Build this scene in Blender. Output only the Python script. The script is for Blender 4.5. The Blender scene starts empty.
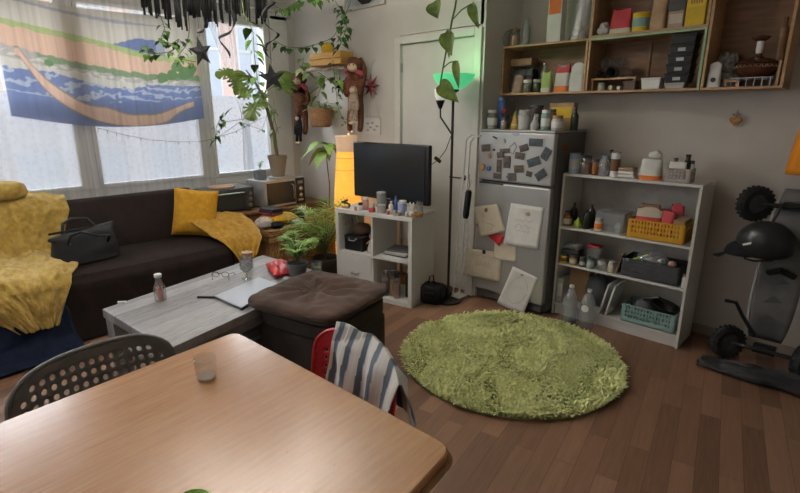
import bpy, math, random
from mathutils import Vector, Matrix, noise
random.seed(7)
PI=math.pi
COL=bpy.context.scene.collection
SC=bpy.context.scene
# ---------- camera ----------
F=496.0; PITCH=math.atan(134.5/496); YAW=math.radians(43.75); H=1.6
fh=Vector((-math.sin(YAW),math.cos(YAW),0)); RT=Vector((math.cos(YAW),math.sin(YAW),0))
FW=fh*math.cos(PITCH)+Vector((0,0,-math.sin(PITCH))); UP=fh*math.sin(PITCH)+Vector((0,0,math.cos(PITCH)))
CP=Vector((0,0,H))
def ray(x,y): return FW+RT*((x-400)/F)-UP*((y-246.5)/F)
def onz(x,y,z): d=ray(x,y); return CP+d*((z-H)/d.z)
def ony(x,y,Y): d=ray(x,y); return CP+d*(Y/d.y)
def onx(x,y,X): d=ray(x,y); return CP+d*(X/d.x)
cam=bpy.data.cameras.new('camera'); co=bpy.data.objects.new('camera',cam); COL.objects.link(co)
cam.sensor_fit='HORIZONTAL'; cam.sensor_width=36; cam.lens=F/800*36; cam.clip_start=.02
co.location=CP; co.rotation_euler=Matrix((RT,UP,-FW)).transposed().to_euler()
SC.camera=co
# ---------- materials ----------
MC={}
def nm(name,c,c2=None,scale=8,rough=.6,metal=0,bump=0,bscale=None,stretch=(1,1,1),emit=None,es=0,alpha=1,spec=.3,sheen=0,trans=0):
    if name in MC: return MC[name]
    m=bpy.data.materials.new(name); m.use_nodes=True; n=m.node_tree; L=n.links; N=n.nodes
    p=N['Principled BSDF']; p.inputs['Roughness'].default_value=rough; p.inputs['Metallic'].default_value=metal
    p.inputs['Specular IOR Level'].default_value=spec
    c=tuple(c)+(1,); c2=tuple(c2)+(1,) if c2 else tuple(min(1,v*.86) for v in c[:3])+(1,)
    tc=N.new('ShaderNodeTexCoord'); mp=N.new('ShaderNodeMapping'); mp.inputs['Scale'].default_value=stretch
    L.new(tc.outputs['Object'],mp.inputs[0])
    nz=N.new('ShaderNodeTexNoise'); nz.inputs['Scale'].default_value=scale; nz.inputs['Detail'].default_value=4
    L.new(mp.outputs[0],nz.inputs['Vector'])
    r=N.new('ShaderNodeValToRGB'); r.color_ramp.elements[0].position=.35; r.color_ramp.elements[1].position=.65
    r.color_ramp.elements[0].color=c2; r.color_ramp.elements[1].color=c
    L.new(nz.outputs['Fac'],r.inputs[0]); L.new(r.outputs[0],p.inputs['Base Color'])
    if bump:
        b=N.new('ShaderNodeBump'); b.inputs['Strength'].default_value=bump; b.inputs['Distance'].default_value=.01
        z2=N.new('ShaderNodeTexNoise'); z2.inputs['Scale'].default_value=bscale or scale*3; z2.inputs['Detail'].default_value=3
        L.new(mp.outputs[0],z2.inputs['Vector']); L.new(z2.outputs['Fac'],b.inputs['Height']); L.new(b.outputs[0],p.inputs['Normal'])
    if emit: p.inputs['Emission Color'].default_value=tuple(emit)+(1,); p.inputs['Emission Strength'].default_value=es
    if alpha<1: p.inputs['Alpha'].default_value=alpha
    if sheen: p.inputs['Sheen Weight'].default_value=sheen
    MC[name]=m; return m
def clear(name,tint=(1,1,1),gloss=.12,rough=.05,diff=0,dcol=(1,1,1),transl=0,tcol=(1,1,1),stripes=None,bump=None):
    """thin see-through sheet: transparent + gloss + optional scattering"""
    m=bpy.data.materials.new(name); m.use_nodes=True; n=m.node_tree; N=n.nodes; L=n.links
    N.remove(N['Principled BSDF']); out=N['Material Output']
    t=N.new('ShaderNodeBsdfTransparent'); t.inputs[0].default_value=tuple(tint)+(1,)
    g=N.new('ShaderNodeBsdfGlossy'); g.inputs['Roughness'].default_value=rough
    mx=N.new('ShaderNodeMixShader'); 
    fr=N.new('ShaderNodeLayerWeight'); fr.inputs[0].default_value=.25
    mm=N.new('ShaderNodeMath'); mm.operation='MULTIPLY_ADD'; mm.inputs[1].default_value=.4 if gloss else 0; mm.inputs[2].default_value=gloss*.4
    L.new(fr.outputs['Facing'],mm.inputs[0]); L.new(mm.outputs[0],mx.inputs[0])
    L.new(t.outputs[0],mx.inputs[1]); L.new(g.outputs[0],mx.inputs[2]); last=mx
    if diff or transl:
        d=N.new('ShaderNodeBsdfDiffuse'); d.inputs[0].default_value=tuple(dcol)+(1,)
        s=N.new('ShaderNodeBsdfTranslucent'); s.inputs[0].default_value=tuple(tcol)+(1,)
        a=N.new('ShaderNodeMixShader'); a.inputs[0].default_value=transl/(diff+transl)
        L.new(d.outputs[0],a.inputs[1]); L.new(s.outputs[0],a.inputs[2])
        q=N.new('ShaderNodeMixShader'); q.inputs[0].default_value=diff+transl
        L.new(last.outputs[0],q.inputs[1]); L.new(a.outputs[0],q.inputs[2]); last=q
        if stripes:
            tc=N.new('ShaderNodeTexCoord'); w=N.new('ShaderNodeTexNoise' if stripes[0]=='n' else 'ShaderNodeTexVoronoi')
            mp=N.new('ShaderNodeMapping'); mp.inputs['Scale'].default_value=stripes[2]
            w.inputs['Scale'].default_value=stripes[1]; L.new(tc.outputs['Object'],mp.inputs[0]); L.new(mp.outputs[0],w.inputs['Vector'])
            mr=N.new('ShaderNodeMapRange'); mr.inputs[1].default_value=stripes[5]; mr.inputs[2].default_value=stripes[6]; mr.inputs[3].default_value=stripes[3]; mr.inputs[4].default_value=stripes[4]
            L.new(w.outputs[0],mr.inputs[0]); L.new(mr.outputs[0],q.inputs[0])
    L.new(last.outputs[0],out.inputs[0]); return m
def vcol(name,rough=.8,transl=0,bump=0,bs=200,alpha=0):
    m=bpy.data.materials.new(name); m.use_nodes=True; n=m.node_tree; N=n.nodes; L=n.links
    p=N['Principled BSDF']; a=N.new('ShaderNodeAttribute'); a.attribute_name='Col'; L.new(a.outputs['Color'],p.inputs['Base Color'])
    p.inputs['Roughness'].default_value=rough
    if transl:
        s=N.new('ShaderNodeBsdfTranslucent'); L.new(a.outputs['Color'],s.inputs[0]); q=N.new('ShaderNodeMixShader'); q.inputs[0].default_value=transl
        L.new(p.outputs[0],q.inputs[1]); L.new(s.outputs[0],q.inputs[2]); L.new(q.outputs[0],N['Material Output'].inputs[0])
    if bump:
        z=N.new('ShaderNodeTexNoise'); z.inputs['Scale'].default_value=bs; b=N.new('ShaderNodeBump'); b.inputs['Strength'].default_value=bump; b.inputs['Distance'].default_value=.005
        L.new(z.outputs['Fac'],b.inputs['Height']); L.new(b.outputs[0],p.inputs['Normal'])
    return m
def planks(name,ang,cols,row,length,rough,grain=.35,mortar=.004,gscale=6,bump=.15):
    m=bpy.data.materials.new(name); m.use_nodes=True; n=m.node_tree; N=n.nodes; L=n.links; p=N['Principled BSDF']
    tc=N.new('ShaderNodeTexCoord'); mp=N.new('ShaderNodeMapping'); mp.inputs['Rotation'].default_value=(0,0,ang)
    L.new(tc.outputs['Object'],mp.inputs[0])
    br=N.new('ShaderNodeTexBrick'); br.offset=.37; br.offset_frequency=2; br.inputs['Scale'].default_value=1
    br.inputs['Brick Width'].default_value=length; br.inputs['Row Height'].default_value=row; br.inputs['Mortar Size'].default_value=mortar*.25
    br.inputs['Mortar Smooth'].default_value=.3; br.inputs['Bias'].default_value=0
    br.inputs['Color1'].default_value=(0,0,0,1); br.inputs['Color2'].default_value=(1,1,1,1); br.inputs['Mortar'].default_value=(.1,.1,.1,1)
    L.new(mp.outputs[0],br.inputs['Vector'])
    mp2=N.new('ShaderNodeMapping'); mp2.inputs['Scale'].default_value=(1,14,1); L.new(mp.outputs[0],mp2.inputs[0])
    nz=N.new('ShaderNodeTexNoise'); nz.inputs['Scale'].default_value=gscale; nz.inputs['Detail'].default_value=6; nz.inputs['Roughness'].default_value=.65
    # shift the grain per plank
    ad=N.new('ShaderNodeVectorMath'); ad.operation='MULTIPLY_ADD'; ad.inputs[1].default_value=(7,7,7); L.new(br.outputs['Color'],ad.inputs[0]); L.new(mp2.outputs[0],ad.inputs[2])
    L.new(ad.outputs[0],nz.inputs['Vector'])
    mx=N.new('ShaderNodeMix'); mx.data_type='FLOAT'; mx.inputs[0].default_value=grain
    L.new(br.outputs['Color'],mx.inputs[2]); L.new(nz.outputs['Fac'],mx.inputs[3])
    if grain>=1: pass
    r=N.new('ShaderNodeValToRGB'); e=r.color_ramp.elements; e[0].color=tuple(cols[0])+(1,); e[0].position=.22; e[1].color=tuple(cols[-1])+(1,); e[1].position=.8
    for i,c in enumerate(cols[1:-1]): q=e.new(.22+.58*(i+1)/(len(cols)-1)); q.color=tuple(c)+(1,)
    L.new(mx.outputs[0],r.inputs[0])
    dk=N.new('ShaderNodeMix'); dk.data_type='RGBA'; dk.inputs[7].default_value=tuple(v*.35 for v in cols[0])+(1,)
    L.new(br.outputs['Fac'],dk.inputs[0]); L.new(r.outputs[0],dk.inputs[6]); L.new(dk.outputs[2],p.inputs['Base Color'])
    p.inputs['Roughness'].default_value=rough
    b=N.new('ShaderNodeBump'); b.inputs['Strength'].default_value=bump; b.inputs['Distance'].default_value=.003; L.new(nz.outputs['Fac'],b.inputs['Height']); L.new(b.outputs[0],p.inputs['Normal'])
    return m
# ---------- mesh builder ----------
def RZ(a): return Matrix.Rotation(a,4,'Z')
def TR(v): return Matrix.Translation(Vector(v))
class B:
    def __init__(s): s.v=[];s.f=[];s.m=[]
    def add(s,vs,fs,m=0,M=None):
        o=len(s.v)
        s.v+= [tuple(M@Vector(v)) for v in vs] if M else [tuple(v) for v in vs]
        s.f+=[tuple(i+o for i in f) for f in fs]; s.m+=[m]*len(fs); return s
    def box(s,c,d,m=0,M=None,rz=0,tilt=None):
        x,y,z=[k/2 for k in d]
        vs=[(a*x,b*y,e*z) for e in(-1,1) for b in(-1,1) for a in(-1,1)]
        T=TR(c)@RZ(rz)
        if tilt: T=T@tilt
        if M: T=M@T
        return s.add(vs,[(0,2,3,1),(4,5,7,6),(0,1,5,4),(2,6,7,3),(0,4,6,2),(1,3,7,5)],m,T)
    def bx(s,a,b,m=0,M=None):
        return s.box([(a[i]+b[i])/2 for i in range(3)],[abs(b[i]-a[i]) for i in range(3)],m,M)
    def lathe(s,prof,c=(0,0,0),n=20,m=0,M=None,sx=1,sy=1):
        vs=[];fs=[];T=TR(c)
        if M: T=M@T
        for r,z in prof:
            for k in range(n): a=2*PI*k/n; vs.append((r*math.cos(a)*sx,r*math.sin(a)*sy,z))
        for i in range(len(prof)-1):
            for k in range(n): k2=(k+1)%n; fs.append((i*n+k,i*n+k2,(i+1)*n+k2,(i+1)*n+k))
        if prof[0][0]>1e-4: fs.append(tuple(reversed(range(n))))
        if prof[-1][0]>1e-4: fs.append(tuple((len(prof)-1)*n+k for k in range(n)))
        return s.add(vs,fs,m,T)
    def ell(s,c,r,m=0,n=16,M=None,rz=0):
        k=n//2; prof=[(max(1e-5,math.sin(PI*i/k)),-math.cos(PI*i/k)) for i in range(k+1)]
        T=TR(c)@RZ(rz)@Matrix.Diagonal((r[0],r[1],r[2],1))
        if M: T=M@T
        return s.lathe(prof,n=n,m=m,M=T)
    def tube(s,pts,r,m=0,n=8,closed=False):
        P=[Vector(p) for p in pts]; R=r if isinstance(r,(list,tuple)) else [r]*len(P)
        vs=[];fs=[];ref=None;K=len(P)
        for i,p in enumerate(P):
            t=(P[(i+1)%K]-P[i-1]) if closed else (P[min(i+1,K-1)]-P[max(i-1,0)])
            if t.length<1e-9: t=Vector((0,0,1))
            t.normalize()
            if ref is None: ref=Vector((0,0,1)) if abs(t.z)<.9 else Vector((1,0,0)); 
            x=(ref-t*ref.dot(t)); 
            if x.length<1e-4: x=t.orthogonal()
            x.normalize(); ref=x; y=t.cross(x)
            for k in range(n): a=2*PI*k/n; vs.append(p+(x*math.cos(a)+y*math.sin(a))*R[i])
        for i in range(K if closed else K-1):
            j=(i+1)%K
            for k in range(n): k2=(k+1)%n; fs.append((i*n+k,i*n+k2,j*n+k2,j*n+k))
        if not closed: fs.append(tuple(reversed(range(n)))); fs.append(tuple((K-1)*n+k for k in range(n)))
        return s.add(vs,fs,m)
    def ext(s,poly,h,m=0,M=None,z0=0):
        n=len(poly); vs=[(x,y,z0) for x,y in poly]+[(x,y,z0+h) for x,y in poly]
        fs=[tuple(reversed(range(n))),tuple(range(n,2*n))]+[(i,(i+1)%n,n+(i+1)%n,n+i) for i in range(n)]
        return s.add(vs,fs,m,M)
    def grid(s,fn,nu,nv,m=0,M=None):
        vs=[fn(i/nu,j/nv) for j in range(nv+1) for i in range(nu+1)]; w=nu+1
        return s.add(vs,[(j*w+i,j*w+i+1,(j+1)*w+i+1,(j+1)*w+i) for j in range(nv) for i in range(nu)],m,M)
    def perf(s,nx,ny,fn,solid,m=0,shape=None,hole=.34):
        """panel of cells with holes; fn(u,v)->point, u,v in 0..1"""
        for j in range(ny):
            for i in range(nx):
                o=[(0,0),(.5,0),(1,0),(1,.5),(1,1),(.5,1),(0,1),(0,.5)]
                P=[fn((i+a)/nx,(j+b)/ny) for a,b in o]
                if solid(i,j): s.add(P,[(0,1,2,3,4,5,6,7)],m); continue
                if shape: q=shape(i,j)
                else: q=[(.5+hole*math.cos(a),.5+hole*math.sin(a)) for a in [(-3+k)*PI/4 for k in range(8)]]
                Q=[fn((i+a)/nx,(j+b)/ny) for a,b in q]
                s.add(P+Q,[(k,(k+1)%8,8+(k+1)%8,8+k) for k in range(8)],m)
        return s
    def obj(s,name,mats,parent=None,loc=None,bevel=0,seg=2,subd=0,solid=0,sharp=40,weld=False,off=-1):
        me=bpy.data.meshes.new(name); me.from_pydata(s.v,[],s.f)
        for q in (mats if isinstance(mats,(list,tuple)) else [mats]): me.materials.append(q)
        for i,p in enumerate(me.polygons): p.material_index=s.m[i]; p.use_smooth=True
        if weld or solid:
            import bmesh
            bm=bmesh.new(); bm.from_mesh(me); bmesh.ops.remove_doubles(bm,verts=bm.verts,dist=1e-5); bm.to_mesh(me); bm.free()
        me.update()
        try: me.set_sharp_from_angle(angle=math.radians(sharp))
        except Exception: pass
        o=bpy.data.objects.new(name,me); COL.objects.link(o)
        if parent: o.parent=parent
        if loc is not None: o.location=loc
        if solid: q=o.modifiers.new('s','SOLIDIFY'); q.thickness=solid; q.offset=off
        if bevel: q=o.modifiers.new('b','BEVEL'); q.width=bevel; q.segments=seg; q.limit_method='ANGLE'; q.angle_limit=math.radians(35)
        if subd: q=o.modifiers.new('u','SUBSURF'); q.levels=subd; q.render_levels=subd
        return o
    def at(s,loc):   # shift world coordinates into a thing's own frame
        l=Vector(loc); s.v=[tuple(Vector(v)-l) for v in s.v]; return s
def thing(name,label,cat,loc=(0,0,0),rz=0,group=None):
    o=bpy.data.objects.new(name,None); COL.objects.link(o); o.location=loc; o.rotation_euler=(0,0,rz); o.empty_display_size=.05
    o['label']=label; o['category']=cat
    if group: o['group']=group
    return o
def tag(o,label,cat,group=None):
    o['label']=label; o['category']=cat
    if group: o['group']=group
    return o
def struct(o): o['kind']='structure'; return o
def dup(root,loc,rz=0,label=None,group=None):
    r=root.copy(); COL.objects.link(r); r.location=loc; r.rotation_euler=(0,0,rz)
    if label: r['label']=label
    if group: r['group']=group
    for ch in list(root.children):
        c=ch.copy(); COL.objects.link(c); c.parent=r
        for g in ch.children: d=g.copy(); COL.objects.link(d); d.parent=c
    return r
def skin(name,pts,edges,rad,mat,parent=None,sub=2):
    me=bpy.data.meshes.new(name); me.from_pydata([tuple(p) for p in pts],edges,[]); me.materials.append(mat)
    o=bpy.data.objects.new(name,me); COL.objects.link(o)
    if parent: o.parent=parent
    q=o.modifiers.new('k','SKIN'); q.use_smooth_shade=True
    for i,v in enumerate(me.skin_vertices[0].data):
        r=rad[i]; v.radius=(r,r) if not isinstance(r,tuple) else r
    me.skin_vertices[0].data[0].use_root=True
    u=o.modifiers.new('u','SUBSURF'); u.levels=sub; u.render_levels=sub
    return o
def fbm(x,y,z=0): return noise.noise(Vector((x,y,z)))
# shared materials
white=nm('white_paint',(.62,.6,.56),(.58,.56,.52),5,.5)
wallm=nm('wall_plaster',(.56,.535,.5),(.52,.495,.46),3,.9,bump=.15,bscale=40)
framem=nm('window_frame_paint',(.72,.71,.69),(.68,.67,.65),5,.4)
woodl=nm('pale_wood',(.42,.27,.15),(.34,.2,.1),6,.55,stretch=(1,6,6),bump=.1)
woodd=nm('brown_wood',(.22,.12,.06),(.15,.08,.04),6,.5,stretch=(1,6,6))
black=nm('black_plastic',(.009,.009,.01),(.012,.012,.012),20,.4)
matblack=nm('black_matte',(.008,.008,.009),(.013,.013,.014),20,.85,spec=.15)
chrome=nm('chrome',(.6,.6,.6),(.55,.55,.55),10,.2,metal=1)
steel=nm('steel_grey',(.3,.3,.3),(.26,.26,.26),10,.35,metal=.9)
green=nm('leaf_green',(.1,.2,.035),(.05,.12,.02),9,.45)
greenv=nm('leaf_variegated',(.18,.25,.035),(.06,.12,.015),30,.4)
greend=nm('leaf_dark',(.045,.11,.02),(.025,.07,.015),9,.45)
greenb=nm('leaf_bright',(.26,.4,.1),(.16,.28,.05),9,.5)
stemg=nm('stem_green',(.09,.13,.04),(.06,.08,.03),20,.6)
bark=nm('bark',(.2,.15,.09),(.12,.09,.05),20,.8,bump=.3)
glass=clear('clear_glass',(.96,.97,.97),.25)
glassd=clear('glass_dusty',(.85,.86,.86),.25,diff=.12,dcol=(.7,.7,.7))
plast=clear('clear_plastic',(.85,.87,.88),.3,rough=.15,diff=.25,dcol=(.6,.62,.63))
paper=nm('white_paper',(.62,.6,.57),(.56,.54,.5),12,.8)
cream=nm('cream_paper',(.52,.46,.36),(.47,.41,.31),12,.8)
yellow=nm('yellow_fabric',(.62,.33,.03),(.5,.25,.02),30,.9,bump=.3,bscale=120)
red=nm('red_plastic',(.42,.02,.025),(.36,.015,.02),10,.4)
blue=nm('blue_plastic',(.1,.2,.45),(.08,.16,.38),10,.5)
grey=nm('grey_plastic',(.28,.28,.28),(.24,.24,.24),10,.5)
wht=nm('white_plastic',(.68,.67,.65),(.62,.61,.59),10,.4)
# ================= SETTING =================
WX=-5.0; YD=3.5; YR=4.03; XR=1.3; YF=-2.4; ZC=2.75; RX=-2.42
floorm=planks('laminate_floor',PI/2-math.radians(11)-PI,[(.105,.052,.029),(.15,.077,.044),(.195,.104,.062),(.24,.135,.084)],.095,.8,.5,grain=.5,gscale=5)
b=B(); b.bx((WX,YF,-.05),(XR,YR,0)); struct(b.obj('floor',floorm))
b=B(); b.bx((WX-.3,YF-.2,ZC),(XR+.2,YR+.2,ZC+.1)); struct(b.obj('ceiling',nm('ceiling_paint',(.8,.79,.76),(.77,.76,.73),3,.9)))
WIN=[(-1.3,1.24),(1.34,2.33),(2.43,3.14)]; ZB=.94; ZT=2.5
b=B(); b.bx((WX-.25,YF,0),(WX,YD,ZB-.08)); b.bx((WX-.25,YF,ZT+.06),(WX,YD,ZC)); b.bx((WX-.25,YF,ZB-.08),(WX,WIN[0][0]-.05,ZT+.06)); b.bx((WX-.25,3.19,ZB-.08),(WX,YD,ZT+.06))
struct(b.obj('wall_left',wallm))
b=B(); b.bx((WX-.25,YD,0),(-3.35,YD+.1,ZC)); b.bx((-3.35,YD,2.27),(RX-.02,YD+.1,ZC)); b.bx((RX-.05,YD,0),(RX,YR,ZC)); b.bx((-3.35,YD+.06,0),(RX-.05,YD+.1,2.27)); 
struct(b.obj('wall_back',wallm))
b=B(); b.bx((RX-.1,YR,0),(XR+.2,YR+.1,ZC)); struct(b.obj('wall_alcove',nm('shaded_plaster',(.47,.43,.39),(.42,.385,.345),3,.9,bump=.15,bscale=40)))  # darker copy of the wall plaster: the alcove's shade is in the colour
b=B(); b.bx((XR,YF,0),(XR+.1,YR,ZC)); struct(b.obj('wall_right',wallm))
b=B(); b.bx((WX-.25,YF-.1,0),(-3.6,YF,ZC)); b.bx((-1.6,YF-.1,0),(XR,YF,ZC)); b.bx((-3.6,YF-.1,0),(-1.6,YF,.9)); b.bx((-3.6,YF-.1,2.4),(-1.6,YF,ZC)); struct(b.obj('wall_front',wallm))
b=B(); 
for a in(-3.6,-2.62,-1.65): b.bx((a,YF-.08,.9),(a+.05,YF-.03,2.4))
b.bx((-3.6,YF-.08,.9),(-1.6,YF-.03,.95)); b.bx((-3.6,YF-.08,2.35),(-1.6,YF-.03,2.4)); struct(b.obj('window_4',framem))
# windows
paneg=clear('window_glass',(1,1,1),.1)
frost=clear('frosted_film',(.93,.95,1),.05,rough=.3,diff=.1,transl=.3,dcol=(.7,.72,.75),tcol=(.17,.178,.19),stripes=('v',30,(1,1,1),.66,.9,.2,.5))
for i,(a,c) in enumerate(WIN):
    x0,x1=WX-.09,WX+.0
    b=B(); w=.05
    b.bx((x0,a-.05,ZB-.08),(x1,c+.05,ZB)); b.bx((x0,a-.05,ZT),(x1,c+.05,ZT+.06)); b.bx((x0,a-.05,ZB),(x1,a,ZT)); b.bx((x0,c,ZB),(x1,c+.05,ZT))
    f=struct(b.obj('window_%d'%(i+1),framem,bevel=.005))
    s=B(); q=.035
    s.bx((x0+.02,a,ZB),(x1+.015,a+q,ZT)); s.bx((x0+.02,c-q,ZB),(x1+.015,c,ZT)); s.bx((x0+.02,a+q,ZB),(x1+.015,c-q,ZB+q)); s.bx((x0+.02,a+q,ZT-q),(x1+.015,c-q,ZT))
    s.obj('sash',framem,f,bevel=.004)
    g=B(); g.bx((x0+.04,a+q,ZB+q),(x0+.045,c-q,ZT-q)); g.obj('pane',paneg,f)
    z1=1.76
    g=B(); g.add([(x0+.05,a+q,ZB+q),(x0+.05,c-q,ZB+q),(x0+.05,c-q,z1),(x0+.05,a+q,z1)],[(0,1,2,3)]); g.obj('frosted_film',frost,f)
b=B(); b.bx((WX,YF+.1,ZB-.12),(WX+.06,YD,ZB-.08)); struct(b.obj('trim_1',framem,bevel=.005))
b=B(); b.bx((WX+.0,3.19,ZB-.08),(WX+.02,3.4,ZT+.1)); b.bx((WX,YF+.1,ZT+.06),(WX+.02,3.4,ZT+.13));struct(b.obj('trim_2',framem,bevel=.004))
# door
b=B(); zt=2.25; xa,xb=-3.4,-2.46
b.bx((xa,YD-.025,0),(xa+.07,YD,zt)); b.bx((xb-.05,YD-.025,0),(xb+.02,YD,zt)); b.bx((xa+.0705,YD-.025,zt-.06),(xb-.0505,YD,zt)); b.bx((xa+.051,YD+.001,0),(xa+.0705,YD+.055,zt+.015)); b.bx((xa+.071,YD+.001,zt-.06),(xb-.051,YD+.055,zt+.015))
d=struct(b.obj('door_1',white,bevel=.006))
b=B(); b.bx((xa+.075,YD+.005,.02),(xb-.055,YD+.045,zt-.065)); b.obj('door_leaf',white,d,bevel=.003)
for z in(.3,1.1,1.95):
    b=B(); b.lathe([(.009,0),(.009,.08)],(xa+.073,YD-.003,z),10); b.obj('hinge',steel,d)
b=B(); b.lathe([(.022,0),(.022,.01)],M=TR((xb-.12,YD+.005,1.05))@Matrix.Rotation(PI/2,4,'X')); b.tube([(xb-.12,YD,1.05),(xb-.12,YD-.05,1.05),(xb-.24,YD-.05,1.05)],.009); b.obj('door_handle',chrome,d)
b=B(); b.bx((WX+.01,YD-.015,0),(xa-.001,YD,.07)); struct(b.obj('baseboard_left',white))
b=B(); b.bx((RX,YR-.015,0),(XR,YR,.07)); struct(b.obj('baseboard_alcove',nm('baseboard_taupe',(.3,.26,.22),rough=.6)))
# street outside
b=B(); FX=-13.5
b.bx((FX-.5,-6,-3),(FX,24,4.6)); 
fa=tag(b.obj('apartment_building',nm('pink_brick',(.82,.62,.55),(.76,.56,.5),30,.9)),'pale pink brick building across the street, seen through the windows','building')
k=0
for yy in [2.1+1.35*q for q in range(9)]:
    for zz in(-1.2,1.95):
        b=B(); b.bx((FX,yy,zz),(FX+.06,yy+.85,zz+2.0)); b.bx((FX,yy+.06,zz+.08),(FX+.065,yy+.79,zz+1.92),1); 
        b.bx((FX+.06,yy+.4,zz),(FX+.09,yy+.45,zz+2)); b.bx((FX+.06,yy,zz+1.25),(FX+.09,yy+.85,zz+1.32))
        b.obj('window',[framem,nm('far_glass',(.55,.6,.68),(.5,.55,.62),3,.2)],fa)
b=B(); b.bx((FX,-6,4.4),(FX+.15,24,4.65)); b.obj('cornice',framem,fa)
b=B(); b.bx((FX-10,-30,-3.1),(WX-.3,40,-3.0)); struct(b.obj('ground',nm('street',(.4,.4,.4),(.35,.35,.35),3,.9)))
# ================= WORLD / LIGHT =================
w=bpy.data.worlds.new('world'); SC.world=w; w.use_nodes=True; bg=w.node_tree.nodes['Background']
bg.inputs[0].default_value=(.86,.92,1,1); bg.inputs[1].default_value=1.6
def portal(loc,rot,sx,sy):
    l=bpy.data.lights.new('portal','AREA'); l.shape='RECTANGLE'; l.size=sx; l.size_y=sy; l.cycles.is_portal=True
    o=bpy.data.objects.new('daylight_portal',l); COL.objects.link(o); o.location=loc; o.rotation_euler=rot
for a,c in WIN: portal((WX-.15,(a+c)/2,(ZB+ZT)/2),(0,-PI/2,0),ZT-ZB,c-a)
portal((-2.6,YF-.12,1.65),(PI/2,0,0),2,1.5)
def lamp(name,kind,loc,en,col,size=.1,rot=(0,0,0)):
    l=bpy.data.lights.new(name,kind); l.energy=en; l.color=col
    if kind=='AREA': l.size=size
    else: l.shadow_soft_size=size
    o=bpy.data.objects.new(name,l); COL.objects.link(o); o.location=loc; o.rotation_euler=rot; return o
# added fill lights, all out of view: rear, ceiling dish, pendant
lamp('rear_fill_light','AREA',(-2.6,YF+.03,1.65),48,(1,.95,.88),1.5,(PI/2,0,PI))  # added fill light, set inside the unseen rear window
SC.objects['rear_fill_light'].data.shape='RECTANGLE'; SC.objects['rear_fill_light'].data.size=1.9; SC.objects['rear_fill_light'].data.size_y=1.4
t=thing('fill_dish','unseen white dish for the uplight hanging under the ceiling in the middle of the room','lamp',(-3.0,1.6,2.28))
b=B(); b.lathe([(.001,0),(.12,.01),(.24,.05),(.3,.1),(.295,.1),(.23,.06),(.11,.022),(.001,.012)],n=40); b.obj('dish',white,t)
for k in range(3): a=k*2.1; b=B(); b.tube([(.28*math.cos(a),.28*math.sin(a),.1),(.02*math.cos(a),.02*math.sin(a),.468)],.003,n=5); b.obj('suspension_wire',white,t)
lamp('ceiling_fill_light','AREA',(-3.0,1.6,2.36),128,(1,.93,.85),.45,(PI,0,0))  # added fill, bounced off the ceiling; its dish is added too
t=thing('fill_pendant','unseen white round pendant added over the dining table as fill','lamp',(-.9,-.5,2.05))
b=B(); b.lathe([(.03,.26),(.1,.25),(.2,.14),(.24,0),(.235,0),(.19,.13),(.09,.24),(.03,.25)],n=32); b.obj('lamp_shade',white,t)
b=B(); b.tube([(0,0,.25),(0,0,.7)],.004); b.obj('cord',white,t)
b=B(); b.ell((0,0,.13),(.045,.045,.055)); b.obj('bulb',nm('bulb_lit',(1,.9,.7),emit=(1,.8,.55),es=8),t)
lamp('pendant_fill_light','POINT',(-.9,-.5,2.0),7,(1,.82,.6),.1)  # warm fill light; the pendant around it is added, out of view

sl=bpy.data.lights.new('daylight','SUN'); sl.energy=32; sl.angle=math.radians(100); sl.color=(.9,.95,1); so=bpy.data.objects.new('daylight',sl); COL.objects.link(so); so.rotation_euler=Vector((1,.12,-.55)).to_track_quat('-Z','Y').to_euler()
SC.view_settings.view_transform='Standard'; SC.view_settings.look='None'; SC.view_settings.gamma=1; SC.view_settings.exposure=.12
SC.cycles.max_bounces=10; SC.cycles.transparent_max_bounces=24; SC.cycles.sample_clamp_indirect=6
try: SC.cycles.use_denoising=True
except Exception: pass
# ================= CURTAINS, TAPESTRY =================
sheer=clear('sheer_curtain',(1,1,1),0,diff=.09,transl=.14,dcol=(.85,.85,.85),tcol=(.28,.28,.29),stripes=('n',5,(1,6,.04),.16,.36,.3,.7))
sheer2=clear('gathered_sheer',(1,1,1),0,diff=.2,transl=.2,dcol=(.85,.85,.85),tcol=(.3,.3,.31),stripes=('n',7,(1,8,.05),.3,.7,.4,.85))
def curtain(name,label,y0,y1,z0,z1,x,amp,k):
    b=B(); nu=200
    def fn(u,v):
        y=y0+(y1-y0)*u; z=z0+(z1-z0)*v
        return (x+amp*math.sin(k*y+1.5*fbm(y*2,0))+amp*.5*fbm(y*9,z*.4),y,z)
    b.grid(fn,nu,12)
    return tag(b.obj(name,sheer),label,'curtain')
curtain('sheer_curtain','sheer white curtain hanging across the tapestry and the left windows',.1,2.36,.72,2.62,-4.875,.012,38)
# tied right-hand curtain, gathered at the sill
b=B()
def fn(u,v):
    # v from top 1 to tie
    z=1.52+(2.62-1.52)*v; sp=v**1.3
    y=2.72+(-.30*(1-u)*sp+.05*(u-.5)*(1-sp)) -.02; 
    y=2.78-.36*v**1.2*(1-u)*1.15 -.09*u*v -.03*(1-v)+.05*(u-.5)*(1-v)
    return (-4.9+.012*math.sin(u*26)+.01*fbm(u*9,v*2),y,z)
b.grid(fn,60,16)
def fn(u,v):
    z=1.0+.52*v; y=2.765+(.05+.03*(1-v))*(u-.5)*1.6
    return (-4.9+.018*math.sin(u*22),y,z)
b.grid(fn,40,8)
tag(b.obj('sheer_curtain',sheer2),'sheer white curtain gathered to a knot behind the climbing plant','curtain')
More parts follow.
